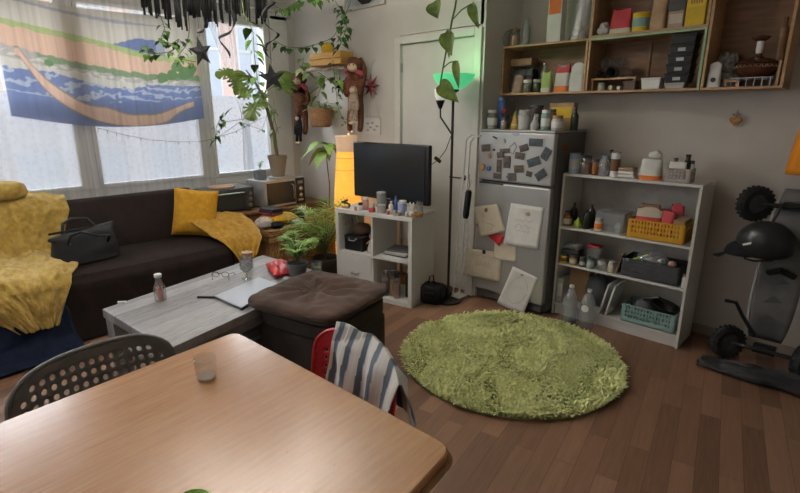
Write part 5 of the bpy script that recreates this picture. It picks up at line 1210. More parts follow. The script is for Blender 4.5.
pouch((q[0]+.08,q[1]+.05,q[2]+.007),.08,.06,.2,plast,'clear packet with red top at the right of the yellow crate',top=redp,seed=30)
carton((q[0]+.135,q[1],q[2]+.007),.06,.16,.13,tan,'brown carton at the right end of the yellow crate')
# third tier
z=ZL[1]
tub(sa(572,.09,z+.06),.13,.1,.045,dgrey,'dark tub lying on the lower left tub')
tub(sa(572,.09,z),.14,.11,.0585,mk('tub_dark2',(.04,.04,.04)),'dark tub at the back left of the third shelf')
tub((sa(572,.09,z)[0],sy0+.09,z+.107),.12,.09,.045,plast,'clear tub topmost of the pile at the left of the third shelf')
for k,(px_,r_,h_,m_,l_,bd) in enumerate(((563.5,.026,.07,yelp,'yellow labelled tin at the left front of the third shelf',spice),(573,.026,.07,honey,'orange brown spice tin, second from the left on the third shelf',cream),(582,.02,.065,dgrey,'thin dark jar, third from the left on the third shelf',lgrey),(590,.024,.075,tealp,'grey blue jar, fourth from the left on the third shelf',lgrey),(601,.028,.06,plast,'clear tub of pale grain on the third shelf',None),(611,.022,.075,cream,'cream tube with grey lid on the third shelf',None))):
    jar(sa(px_,.022 if k<4 else .04,z),r_,h_,m_,l_,lgrey if k>3 else dgrey,band=bd,cat='jar')
carton(sa(593,.14,z),.08,.06,.12,plast,'clear box with a red lid behind the spice jars',panel=None)
q=sa(593,.14,z); carton((q[0],q[1],q[2]+.121*KS),.09,.07,.015,redp,'flat red lid on the clear box behind the spice jars',name='box_lid')
q=sa(653,.13,z); crate((q[0],q[1],q[2]),.38,.22,.13,nm('black_crate',(.035,.037,.04),(.045,.045,.05),30,.6,bump=.5),'dark grey woven box on the third shelf from the top',patt=False)
lump('plastic_wrap',(q[0]-.02,q[1]+.01,q[2]+.008),(.12,.07,.11),plast,'bundle of clear plastic wrap in the dark grey box','plastic wrap',81,amp=.2)
b=B(); b.ell((0,0,0),(.028,.028,.022)); tag(b.obj('onion',mk('onion_skin',(.5,.28,.2)),loc=(q[0]+.12,q[1]-.03,q[2]+.13)),'small pinkish round onion at the right of the dark grey box','onion')
t=thing('green_ruler','lime green strip sticking out of the dark grey box','strip',(q[0]-.13,q[1]-.03,q[2]+.03)); b=B(); b.box((0,0,.09),(.2,.02,.012),tilt=Matrix.Rotation(-.5,4,'Y')); b.obj('strip',mk('neon_green',(.35,.6,.05)),t)
t=thing('thin_board','thin wooden board leaning left of the dark grey box','board',(q[0]-.215,q[1]-.06,q[2])); b=B(); b.box((0,0,.075),(.01,.08,.15),tilt=Matrix.Rotation(.18,4,'Y')); b.obj('board',woodd,t)
jar(sa(684.5,.03,z),.02,.085,lgrey,'small pale shaker at the right end of the third shelf',tan)
KS=1
# bottom tier
z=ZL[0]
carton(sa(580,.2,z),.16,.12,.27,tan,'cardboard box at the back left of the bottom shelf')
carton(sa(562,.09,z),.05,.12,.2,lgrey,'narrow white box at the left of the bottom shelf',panel=paper)
lump('dark_bundle',sa(596,.18,z),(.09,.08,.15),dgrey,'black bundle behind the white boards on the bottom shelf','bundle',83)
for k in range(2):
    q=sa(602.5+6*k,.1,z); t=thing('white_board',['thin white board leaning on the bottom shelf, left of two','thin white board leaning on the bottom shelf, right of two'][k],'board',q); b=B(); b.box((.035,0,.125),(.014,.2,.25),tilt=Matrix.Rotation(.2,4,'Y')); b.obj('board',wht,t,bevel=.003)
q=sa(650,.12,z); crate((q[0]+.01,q[1]-.01,q[2]),.36,.22,.13,nm('teal_plastic',(.2,.3,.29),(.17,.27,.26),6,.5),'grey teal patterned crate on the bottom shelf',nx=17)
t=thing('black_shoes','black handled pans heaped in the grey teal crate','pans',(q[0]+.05,q[1],q[2]+.01)); b=B(); thin(b,[(.001,0),(.07,0),(.1,.06)],th=.005,c=(0,0,.09),n=28,M=Matrix.Rotation(.25,4,'Y')); b.obj('pan',black,t); b=B(); b.tube([(.09,-.03,.16),(0,-.06,.21),(-.1,-.05,.17)],.012); b.obj('pan_handle',black,t); b=B(); b.ell((-.1,0,.09),(.07,.07,.07)); b.obj('lid',dgrey,t)
t=[o for o in COL.objects if o.name=='black_shoes'][0]; t.name='frying_pan'
# water bottles on floor in front
for k,(px_,py_) in enumerate(((567,322),(583,328))):
    p=onz(px_,py_,0); t=thing('water_bottle',['large clear water bottle on the floor before the shelf unit, left of two','large clear bottle with a white logo on the floor, right of two'][k],'bottle',(p.x+.01,3.535,0)); b=B(); b.lathe([(.001,0),(.05,0),(.054,.01),(.054,.1),(.051,.11),(.054,.12),(.054,.2),(.03,.26),(.015,.28),(.015,.29)],n=24); b.obj('bottle_body',plast,t); b=B(); b.lathe([(.017,.2905),(.017,.31),(.001,.31)],n=16); b.obj('cap',wht,t)
    if k: b=B(); b.lathe([(.001,0),(.028,0),(.028,.002),(.001,.002)],n=24,M=TR((0,-.054,.17))@Matrix.Rotation(PI/2,4,'X')); b.obj('logo',wht,t)
# ================= MOUNTAINBOARD =================
tyre=nm('tyre_rubber',(.012,.012,.012),(.02,.02,.02),30,.8,bump=.3); 
t=thing('mountainboard','all terrain skateboard with knobbly tyres standing upright against the wall','skateboard',(-.32,3.86,0)); L=(-.32,3.86,0)
dk=nm('deck_grey',(.13,.125,.12),(.06,.06,.06),5,.5)
b=B()
def fn(u,v): z=.16+.98*v; w=.12*(1-.25*abs(2*v-1)**4); return (-.32+(u-.5)*2*w+.03*(v-.5),3.80+.09*v-.06*(math.sin(PI*v))**.5+.0,z)
b.grid(fn,8,30); b.at(L).obj('deck',dk,t,solid=.014)
b=B(); b.tube([fn(0,k/20) for k in range(21)],.007,n=6); b.at(L).obj('deck_edge',lgrey,t)
for cxx,czz,s in((-.33,.42,1),(-.3,.55,.7),(-.34,.3,.8)):
    b=B(); b.add([(cxx-.05*s,fn(.5,(czz-.16)/.98)[1]-.008,czz),(cxx+.05*s,fn(.5,(czz-.16)/.98)[1]-.008,czz+.02),(cxx,fn(.5,(czz+.05-.16)/.98)[1]-.008,czz+.06*s)],[(0,1,2)]); b.at(L).obj('deck_graphic',dgrey,t)
def wheel(cx,cy,cz,tilt=0):
    M=TR((cx,cy,cz))@RZ(tilt)@Matrix.Rotation(PI/2,4,'Y'); b=B()
    b.lathe([(.06,-.032),(.09,-.034),(.106,-.022),(.11,0),(.106,.022),(.09,.034),(.06,.032),(.055,0),(.06,-.032)],n=32,M=M)
    for k in range(22):
        a=2*PI*k/22
        for s in(-1,1): b.box((.106*math.cos(a+.1*s),.106*math.sin(a+.1*s),s*.016),(.014,.014,.016),M=M@Matrix.Identity(4),rz=a)
    w=b.at(L).obj('wheel',tyre,t)
    b=B(); b.lathe([(.001,-.02),(.055,-.022),(.06,0),(.055,.022),(.001,.02)],n=24,M=M)
    for k in range(6): a=k*PI/3; b.ell((.032*math.cos(a),.032*math.sin(a),.023),(.008,.008,.005),M=M,n=8); b.ell((.032*math.cos(a),.032*math.sin(a),-.023),(.008,.008,.005),M=M,n=8)
    b.at(L).obj('hub',dgrey,w); return w
for z,y in((.115,3.72),(1.04,3.80)):
    for x in(-.52,-.12): wheel(x,y,z,-.8 if x<-.3 else -.3)
    b=B(); b.tube([(-.5,y,z),(-.42,y,z),(-.22,y,z),(-.14,y,z)],.014); b.box((-.32,y+.03,z),(.12,.06,.05)); b.at(L).obj('truck',black,t)
b=B(); b.tube([(-.38,3.72,.2),(-.46,3.68,.33),(-.5,3.64,.42),(-.56,3.62,.425)],.012); b.at(L).obj('brake_lever',black,t)
b=B(); b.tube([(-.38,3.77,.62),(-.32,3.72,.66),(-.25,3.77,.62)],.02); b.at(L).obj('foot_strap',black,t)
# helmet and cap hanging
p=ony(767,236,3.66)
t=thing('bicycle_helmet','black helmet hanging over the upright mountainboard','helmet',(p.x,3.66,p.z-.06))
b=B()
def fn(u,v): a=2*PI*u; ph=v*PI*.58; return (.145*math.sin(ph)*math.cos(a),.11*math.sin(ph)*math.sin(a),.135*math.cos(ph)+.01)
b.grid(fn,36,12,M=Matrix.Rotation(.35,4,'X')); b.obj('shell',nm('helmet_black',(.012,.012,.013),(.018,.018,.018),6,.3),t,solid=.012)
b=B(); b.box((-.05,-.118,.03),(.1,.004,.012),tilt=Matrix.Rotation(-.4,4,'Y')); b.obj('logo_mark',wht,t); b=B(); b.tube([(.0,.06,.11),(.02,.1,.18),(.03,.13,1.055-t.location.z),(.03,.155,1.055-t.location.z)],.006); b.obj('hanging_strap',black,t); b=B(); b.tube([(-.11,-.02,-.02),(-.08,-.05,-.09),(-.04,-.03,-.1),(.05,-.03,-.08),(.1,0,0)],.006); b.obj('chin_strap',black,t)
p=ony(740,250,3.6)
t=thing('baseball_cap','black cap hanging beneath the helmet','cap',(p.x,3.62,p.z-.03)); b=B()
def fn(u,v): a=2*PI*u; ph=v*PI*.5; return (.085*math.sin(ph)*math.cos(a),.07*math.sin(ph)*math.sin(a),.085*math.cos(ph))
b.grid(fn,28,8); b.obj('crown',matblack,t,solid=.003); b=B(); b.grid(lambda u,v:((-.07-.075*v*math.sin(PI*(.15+.7*u))),(-.07+.14*u)*(1-.3*v),.002-.03*v),14,6); b.obj('visor',matblack,t,solid=.004)
# black bag on the floor under the board
b=B()
def fn(u,v): return (-.62+.95*u+.03*fbm(v*5,1),3.42+.2*v+.04*fbm(u*5,3),.02+.05*abs(fbm(u*5,v*6,2))+.05*math.sin(PI*v)*math.sin(PI*u))
b.grid(fn,34,16); o=b.obj('board_bag',nm('bag_nylon',(.02,.02,.022),(.012,.012,.013),10,.55),solid=.014,off=-1); tag(o,'flat black nylon bag spread on the floor under the mountainboard','bag')
# ================= WALL SHELF WITH PLUSHES =================
YW=3.5
def wy(x,y,d=.12): return ony(x,y,YW-d)
aL,aR=wy(296,72,.12),wy(352,66,.12)
t=thing('branch_shelf','pale branch hanging on the wall with two vertical cords','shelf',aL[:])
b=B(); n=12; b.tube([aL.lerp(aR,k/n)+Vector((0,0,.006*math.sin(k*1.7))) for k in range(n+1)],[.02+.003*math.sin(k*2.1) for k in range(n+1)],n=9); b.at(aL).obj('branch',nm('birch',(.55,.45,.36),(.35,.27,.2),20,.7),t)
for f in(.12,.88):
    p=aL.lerp(aR,f); b=B(); b.tube([p+Vector((0,0,.015)),(p.x,YW-.003,p.z+.16)],.003,n=5); b.at(aL).obj('cord',cream,t)
bc=(wy(331,62,.12)); zb=aL.lerp(aR,.55).z+.024
t=thing('wooden_crate','small yellow wooden crate standing on the branch shelf','crate',(bc.x,YW-.12,zb),0)
cm=nm('crate_yellow',(.55,.31,.07),(.45,.24,.05),8,.6,stretch=(1,6,6))
for s in(-1,1):
    for k in range(2): b=B(); b.bx((-.25,s*.075-.005,.003+k*.062),(.25,s*.075+.005,.060+k*.062)); b.obj('slat',cm,t,bevel=.002)
    b=B(); b.bx((s*.244-.006,-.069,.003),(s*.244+.006,.069,.122)); b.obj('end_board',cm,t,bevel=.002)
b=B(); b.bx((-.236,-.069,.001),(.236,.069,.009)); b.obj('bottom',cm,t)
p=wy(322,50,.12); t=thing('sun_ornament','round yellow sun faced ornament sitting in the wooden crate','ornament',(bc.x-.075,YW-.1,zb+.0095)); b=B(); b.ell((0,0,.155),(.072,.06,.07)); b.obj('ball',nm('sun_yellow',(.62,.42,.03),(.55,.3,.02),30,.7),t)
b=B(); b.lathe([(.03,0),(.035,.02),(.03,.088)],n=18); b.obj('stand',cm,t)
for x in(-.02,.02): b=B(); b.ell((x,-.058,.165),(.005,.004,.005),n=8); b.obj('eye',spice,t)
b=B(); b.ell((.1,0,0),(.05,.045,.04),n=20); o=b.obj('orange_ball',nm('orange_fuzz',(.6,.2,.02),rough=.9),loc=(bc.x+.0,YW-.1,zb+.085)); tag(o,'orange woolly ball at the right in the wooden crate','ball')
# plush orangutans built by skin
fur=nm('brown_fur',(.13,.045,.02),(.06,.022,.01),50,.95,bump=1,bscale=140)
face=nm('plush_face',(.5,.36,.25),(.42,.3,.2),20,.9)
def monkey(px_,top,s,label,flip=1,scarf=False):
    p=wy(px_,top,.13); t=thing('plush_monkey',label,'plush toy',p[:],.55)
    J=[(0,0,-.30),(0,0,-.16),(0,-.01,-.02),(0,-.02,.06), # pelvis,chest,neck,head
       (-.085,0,-.06),(-.1,-.01,.04),(-.05,0,.14),(.085,0,-.06),(.1,-.02,-.16),(.06,-.05,-.22),
       (-.05,0,-.34),(-.06,-.03,-.46),(-.05,-.05,-.56),(.05,0,-.34),(.06,-.03,-.45),(.05,-.05,-.55)]
    J=[(x*s*flip,y*s,z*s) for x,y,z in J]
    E_=[(0,1),(1,2),(2,3),(1,4),(4,5),(5,6),(1,7),(7,8),(8,9),(0,10),(10,11),(11,12),(0,13),(13,14),(14,15)]
    Rr=[.075,.08,.05,.06,.032,.028,.024,.034,.03,.03,.036,.03,.032,.036,.03,.032]
    skin('body',J,E_,[r*s for r in Rr],fur,t)
    b=B(); b.ell((0,-.03*s,.06*s),(.085*s,.075*s,.085*s),n=20); b.ell((-.082*s,-.03*s,.06*s),(.02*s,.012*s,.024*s)); b.ell((.082*s,-.03*s,.06*s),(.02*s,.012*s,.024*s)); b.obj('head',fur,t)
    b=B(); b.ell((0,-.085*s,.045*s),(.05*s,.03*s,.042*s)); b.ell((0,-.105*s,.03*s),(.032*s,.018*s,.024*s)); f=b.obj('face',face,t)
    for x in(-.02,.02):
        b=B(); b.ell((x*s,-.112*s,.065*s),(.007*s,.005*s,.007*s),n=8); b.obj('eye',black,f)
    if scarf: b=B(); b.tube([(.075*s*math.cos(a),.06*s*math.sin(a)-.01*s,-.01*s+.045*s*math.cos(a+2)) for a in[k*PI/8 for k in range(16)]],.026*s,n=8,closed=True); b.obj('scarf',nm('pink_scarf',(.4,.04,.09),(.3,.1,.1),30,.9),t)
    return t
monkey(355,73,1.0,'brown plush monkey with a crimson scarf hanging from the right end of the branch',-1,True)
monkey(300,86,.95,'brown plush monkey hanging from the left end of the branch',1,True)
def smallplush(px_,py_,s,mat,belly,label,legs=True):
    p=wy(px_,py_,.21); t=thing('plush_toy',label,'plush toy',p[:],.5)
    J=[(0,0,0),(0,0,.09),(0,0,.17),(-.05,-.02,.02),(-.045,-.04,-.06),(.05,-.02,.02),(.045,-.04,-.06),(-.025,-.01,-.07),(-.03,-.03,-.17),(.025,-.01,-.07),(.03,-.03,-.17)]
    E_=[(0,1),(1,2),(1,3),(3,4),(1,5),(5,6),(0,7),(7,8),(0,9),(9,10)]
    skin('body',[(x*s,y*s,z*s) for x,y,z in J],E_,[r*s for r in(.045,.04,.045,.02,.02,.02,.02,.022,.024,.022,.024)],mat,t)
    b=B(); b.ell((0,-.01*s,.17*s),(.046*s,.04*s,.046*s)); b.obj('head',mat,t)
    b=B(); b.ell((0,-.045*s,.165*s),(.03*s,.014*s,.028*s)); b.obj('face',belly,t); b=B(); b.ell((0,-.05*s,-.185*s),(.05*s,.03*s,.022*s)); b.obj('paws',belly,t)
    b=B(); b.tube([(0,.0,.19*s),(.0,.05,.25*s),(0,.14,.27*s)],.003,n=5); b.obj('hanging_loop',bark,t)
smallplush(299,130,.75,matblack,face,'small black and white long limbed plush hanging below the left monkey')
smallplush(354,106,.85,nm('taupe_fur',(.3,.22,.17),(.22,.16,.12),40,.95,bump=.8),face,'small grey taupe plush monkey hanging on the right monkey')
# warm string lamp cluster
p=wy(352,128,.1); t=thing('fairy_light_bundle','glowing bundle of warm fairy lights below the right plush monkey','lights',p[:]); wl=nm('fairy_glow',(.8,.5,.2),emit=(1,.6,.22),es=3)
R=random.Random(8); b=B(); b.tube([(R.uniform(-.035,.035),R.uniform(-.03,.03),R.uniform(-.08,.08)) for _ in range(26)],.0015,n=4); b.tube([(0,0,.05),(0,.05,.1),(0,.098,.12)],.002,n=4); b.obj('wire',bark,t)
for k in range(12): b=B(); b.ell((R.uniform(-.03,.03),R.uniform(-.03,.02),R.uniform(-.08,.08)),(.006,.006,.008),n=6); b.obj('bulb',wl,t)
# hanging basket plant
p=wy(321,127,.16)
t=thing('hanging_basket','round seagrass basket with a trailing plant hanging under the branch','basket',p[:]); t.scale=(1.15,1.15,1.15); bs=nm('seagrass',(.34,.19,.1),(.25,.13,.06),60,.8,bump=.7,bscale=110)
b=B(); thin(b,[(.001,0),(.085,0),(.1,.03),(.108,.15),(.108,.165)],th=.006,n=32); b.obj('basket_body',bs,t)
for k in range(8): b=B(); z=.02+k*.019; r=.1+.002*k; b.tube([(r*math.cos(a),r*math.sin(a),z) for a in[i*PI/14 for i in range(28)]],.004,n=5,closed=True); b.obj('coil',bs,t)
b=B(); b.lathe([(.001,.135),(.098,.135),(.09,.14),(.001,.145)],n=24); b.obj('soil',nm('soil',(.05,.035,.025)),t)
for s in(-1,1): b=B(); b.tube([(s*.105,0,.16),(s*.03,.02,.35),(0,.03,.41)],.002,n=4); b.obj('cord',cream,t)
R=random.Random(5); b=B()
for k in range(60):
    a=R.uniform(0,2*PI); r=R.uniform(0,.1); leafq(b,(r*math.cos(a),r*math.sin(a),.15+R.uniform(0,.06)),(math.cos(a),math.sin(a),R.uniform(-.1,.7)),(0,0,1),R.uniform(.04,.07),R.uniform(.025,.04),.3)
b.obj('foliage',nm('pale_leaf',(.32,.4,.16),(.16,.26,.06),40,.5),t)
# star ornaments
def star(loc,r,label,mat,pts=5,th=.02,rz=0,cord=None,inner=.42,name='paper_star',tilt=0):
    t=thing(name,label,'star',loc,rz); b=B(); N_=pts*2; ring=[]
    for k in range(N_): a=PI/2+tilt+k*PI/pts; q=r if k%2==0 else r*inner; ring.append((q*math.cos(a),0,q*math.sin(a)))
    b.add(ring+[(0,-th,0),(0,th,0)],[(k,(k+1)%N_,N_) for k in range(N_)]+[((k+1)%N_,k,N_+1) for k in range(N_)]); b.obj('star_body',mat,t,sharp=10)
    if cord: b=B(); b.tube([(0,0,r*.95)]+cord,.0015,n=4); b.obj('string',matblack,t)
    return t
star(wy(371,86,.05)[:],.13,'deep red eight pointed paper star on the wall right of the monkey',nm('dark_red_paper',(.1,.015,.015),(.07,.01,.01),10,.7),8,.03,cord=[(.0,.02,.2),(.01,.045,.24)],inner=.38)
star(wy(340,86,.14)[:],.1,'black many pointed star hanging between basket and right monkey',matblack,7,.025,cord=[(.0,.0,.16)],inner=.35)
# calendar / card rack
p=wy(371,125,.03); t=thing('wall_calendar','small white wire bound calendar with drawings on the wall above the television','calendar',(p.x,YW-.004,p.z-.09)); t.scale=(1.35,1,1.3); b=B(); b.bx((-.085,-.008,0),(.085,0,.125)); b.obj('pages',paper,t)
for k in range(8): b=B(); x=-.07+k*.02; b.tube([(x,-.009,.115),(x,-.012,.13),(x,-.002,.135)],.0018,n=4); b.obj('ring',steel,t)
for k,(x,z) in enumerate(((-.05,.03),(-.02,.05),(.02,.035),(.05,.06),(0,.085),(-.05,.08))): b=B(); b.bx((x-.014,-.0095,z-.007),(x+.014,-.0085,z+.007)); b.obj('drawing',mk('grey_ink',(.3,.3,.3)),t)
b=B(); b.tube([(-.07,-.001,.13),(0,-.001,.33),(.07,-.001,.13)],.0012,n=4); b.obj('string',lgrey,t)
# picture at the top
a0,a1=ony(345,12,YW-.02),ony(385,2,YW-.02)
t=thing('framed_picture','framed black and white abstract picture cut by the top edge','picture',((a0.x+a1.x)/2,YW-.02,a0.z)); w_=(a1.x-a0.x)/2
b=B(); b.bx((-w_,-.01,0),(w_,.018,.03)); b.bx((-w_,-.01,.47),(w_,.018,.5)); b.bx((-w_,-.01,.03),(-w_+.02,.018,.47)); b.bx((w_-.02,-.01,.03),(w_,.018,.47)); b.obj('frame',lgrey,t)
b=B(); b.bx((-w_+.02,-.004,.03),(w_-.02,.01,.47)); b.obj('print',nm('abstract_print',(.5,.52,.53),(.2,.22,.23),5,.6),t)
b=B(); b.ext([(.11*math.cos(k*.4)*(1+.2*math.sin(k)),.1*math.sin(k*.4)) for k in range(16)],.002,M=TR((.02,-.005,.12))@Matrix.Rotation(PI/2,4,'X')); b.obj('black_shape',black,t)
# ================= PLANTS AT THE WINDOW =================
# monstera-like climber in taupe pot
pz=.915
pp=onx(278,168,-4.62); px0=(-4.62,pp.y,.63+.285)
t=thing('stacked_tray','shallow white tray on top of the microwave under the taupe pot','tray',(-4.62,pp.y,.916)); b=B(); b.lathe([(.001,0),(.1,0),(.11,.02),(.105,.02),(.001,.012)],n=28); b.obj('tray_body',wht,t)
t=thing('climbing_plant','tall split leaf climbing plant in a taupe pot on the microwave','plant',(-4.62,pp.y,.937)); L=t.location[:]
pot(t,.095,.22,nm('taupe_pot',(.26,.2,.16),(.22,.17,.13),8,.7),r0=.065)
tr=[Vector(L)+Vector((0,0,.2)),onx(274,135,-4.6),onx(268,112,-4.58),onx(262,95,-4.55),onx(255,82,-4.52),onx(246,70,-4.5)]
b=B(); b.tube(tr,[.02,.019,.017,.014,.01,.006],n=10); b.at(L).obj('trunk',bark,t)
def mleaf(b,c,nrm,r,rot,m=0,cuts=6):
    """split leaf: fan with notches"""
    n=Vector(nrm).normalized(); u=n.orthogonal().normalized(); u=(Matrix.Rotation(rot,3,n)@u); w=n.cross(u); vs=[Vector(c)]; K=64
    for k in range(K):
        a=2*PI*k/K; rr=r*(.78+.22*math.cos(a))*(1-.35*math.exp(-((abs(a-PI))/.35)**2))
        if abs(a-PI)>.5 and math.cos(a)<.95:
            ph=(a*cuts/PI)%1; 
            if .35<ph<.65 : rr*=.45
        q=Vector(c)+u*(rr*math.cos(a))+w*(rr*.85*math.sin(a))-n*(.18*rr*rr/r); vs.append(q)
    b.add(vs,[(0,1+k,1+(k+1)%K) for k in range(K)],m)
R=random.Random(3)
ML=[(237,82,-4.45,.14,.5),(246,92,-4.5,.12,2),(232,76,-4.4,.09,1),(285,84,-4.7,.21,.2),(252,108,-4.5,.13,3.6),(258,104,-4.55,.1,.4),(242,88,-4.45,.1,4),(226,72,-4.4,.1,2.4),(264,96,-4.55,.1,5),(250,80,-4.5,.08,1)]
for (x,y,X,r,rot) in ML:
    c=onx(x,y,X); b=B(); mleaf(b,c,(R.uniform(.5,.9),R.uniform(-.7,-.2),R.uniform(.2,.7)),r,rot); s0=tr[3+(x<250)]
    b.tube([s0,s0.lerp(c,.5)+Vector((0,0,.03)),c],.003,1,n=5); b.at(L).obj('leaf',[nm('monstera_leaf',(.2,.28,.06),(.1,.17,.03),8,.4),stemg],t)
for k,pts in enumerate(([(262,95),(250,118),(225,122),(216,135)],[(268,112),(262,130),(240,122),(214,140)],[(266,100),(275,112),(272,130)],[(262,92),(272,110),(277,128),(275,140)])):
    b=B(); P=[onx(x,y,-4.45) for x,y in pts]; b.tube(P,.003,1,n=5)
    for p in P[1:]:
        for _ in range(2): leafq(b,p,(R.uniform(-.5,.8),R.uniform(-.8,.5),R.uniform(-1,.1)),(0,0,1),R.uniform(.05,.09),.035,.2,kind='h')
    b.at(L).obj('trailing_stem',[green,stemg],t)
t=thing('succulent_pot','small plant in a grey blue square pot on the left of the microwave','plant',(-4.66,2.75,.916)); b=B(); b.box((0,0,.05),(.1,.1,.1)); b.obj('pot',mk('slate_blue',(.15,.18,.2)),t,bevel=.012,seg=3)
b=B(); b.lathe([(.001,.1),(.04,.1),(.001,.105)],n=16); b.obj('soil',nm('soil',(.05,.035,.025)),t)
b=B(); b.tube([(0,0,.1),(.0,.02,.17)],.004,n=5)
for k in range(7): a=k*2.4; leafq(b,(0,.02*k/7,.12+.008*k),(math.cos(a),math.sin(a),.6),(0,0,1),.06,.03,.2)
b.obj('foliage',greenb,t)
# ================= HANGING VINES =================
def vine(label,pts,X=None,Y=None,nl=30,L_=.06,W_=.045,mat=green,r=.003,seed=0,kind='h',up=None,loc=None,parts=False,cat='plant',name='hanging_vine'):
    R=random.Random(seed); P=[(onx(x,y,X) if X is not None else ony(x,y,Y)) for x,y in pts]
    if up: P=[Vector((P[0].x,P[0].y,ZC-.002))]+P
    t=thing(name,label,cat,P[0][:]); O=P[0]
    # smooth
    Q=[]
    for i in range(len(P)-1):
        for k in range(6): Q.append(P[i].lerp(P[i+1],k/6))
    Q.append(P[-1]); 
    for _ in range(2): Q=[Q[0]]+[(Q[i-1]+Q[i]*2+Q[i+1])/4 for i in range(1,len(Q)-1)]+[Q[-1]]
    b=B(); b.tube(Q,r,n=5); b.at(O).obj('stem',stemg,t)
    s=8 if up else 0
    b=B()
    for k in range(nl):
        f=s+(len(Q)-1-s)*(k+.5)/nl; i=int(f); p=Q[i].lerp(Q[min(i+1,len(Q)-1)],f-i); a=R.uniform(0,2*PI)
        d=Vector((math.cos(a),math.sin(a),R.uniform(-1.2,-.2))); q=p+d*.02
        if not parts: b.tube([p,q],.0012,n=4); leafq(b,q,d,(math.cos(a),math.sin(a),.5),L_*R.uniform(.7,1.2),W_*R.uniform(.8,1.2),.2,kind=kind)
        else:
            c=B(); c.tube([p,q],.0015,n=4); leafq(c,q,d,(math.cos(a),math.sin(a),.5),L_*R.uniform(.7,1.2),W_*R.uniform(.8,1.2),.2,kind=kind,n=8); c.at(O).obj('leaf',mat,t)
    if not parts: b.at(O).obj('foliage',mat,t)
    return t
vine('dark leaved vine strand hanging before the right window pane',[(243,14),(253,30),(254,52),(257,76),(260,96)],X=-3.5,nl=13,L_=.09,W_=.07,mat=greend,seed=1,up=True)
vine('leafy vine looping down from the top centre to the wall shelf',[(352,0),(343,20),(333,38),(318,44),(302,48),(286,47),(273,40)],X=None,Y=2.9,nl=22,L_=.06,W_=.05,mat=greend,seed=2,up=True)
vine('dense vine hanging at the top of the wall near the picture',[(334,0),(343,12),(347,24),(344,36),(338,50)],Y=3.2,nl=34,L_=.06,W_=.05,mat=greend,seed=3,up=True)
vine('vine garland along the top edge beside the black fringe',[(272,5),(284,10),(295,3),(306,-3),(318,-2),(330,-6)],Y=2.8,nl=34,L_=.06,W_=.05,mat=green,seed=4,up=True)
vine('thin trailing vine hanging beside the seagrass basket',[(333,60),(336,90),(338,108),(346,125)],Y=3.3,nl=20,L_=.045,W_=.04,mat=green,seed=5)
vine('heart leaved pothos draped over the left of the wooden crate',[(304,57),(302,68),(312,76),(322,84),(318,96)],Y=3.26,nl=13,L_=.1,W_=.08,mat=nm('pothos',(.22,.34,.08),(.12,.22,.04),20,.4),seed=6)
vine('pothos tendril with broad leaves in the middle of the branch',[(318,72),(330,80),(338,76),(336,90)],Y=3.24,nl=8,L_=.09,W_=.075,mat=nm('pothos',(.22,.34,.08)),seed=7)
vine('ivy bunch hanging under the fringe before the tapestry',[(158,10),(165,28),(160,40),(172,44),(180,38),(172,52),(150,54),(146,44),(150,58)],X=-3.9,nl=46,L_=.045,W_=.04,mat=green,seed=8,up=True)
vine('short ivy strand left of the first foil swirl',[(190,30),(186,46),(176,58),(196,62)],X=-3.9,nl=16,L_=.04,W_=.035,mat=green,seed=9,up=True)
vine('thin vine reaching down to the gathered curtain',[(232,108),(222,115),(216,128),(216,140)],X=-4.6,nl=9,L_=.07,W_=.04,mat=greend,seed=10)
# big foreground pothos
O=ony(457,-6,1.75)
t=thing('pothos_vine','pothos vine with large variegated leaves hanging in front of the door','plant',O[:])
Q=[Vector((O.x,O.y,ZC-.002))]+[ony(x,y,1.75) for x,y in((457,-6),(455,8),(452,20),(449,38),(446,52),(443,68),(440,85),(441,96))]
b=B(); b.tube(Q,[.004]*4+[.0035]*3+[.003]*2,n=7); b.at(O).obj('stem',stemg,t)
for k,(att,base_,tip,w_) in enumerate((((455,-2),(434,2),(438,18),.06),((452,20),(471,4),(479,28),.034),((449,32),(446,32),(452,55),.055),((443,68),(456,61),(459,88),.03),((441,88),(440,84),(459,101),.055),((449,35),(452,33),(449,58),.035))):
    a_,c_,d_=[ony(*q,1.74-.01*k) for q in(att,base_,tip)]; b=B(); b.tube([a_,a_.lerp(c_,.5)+Vector((0,0,.008)),c_],.0025,1,n=5)
    leafq(b,c_,d_-c_,(0,-1,.3),(d_-c_).length,w_*1.3,.05,0,.18,10,'h'); b.at(O).obj('leaf',[greenv,stemg],t)
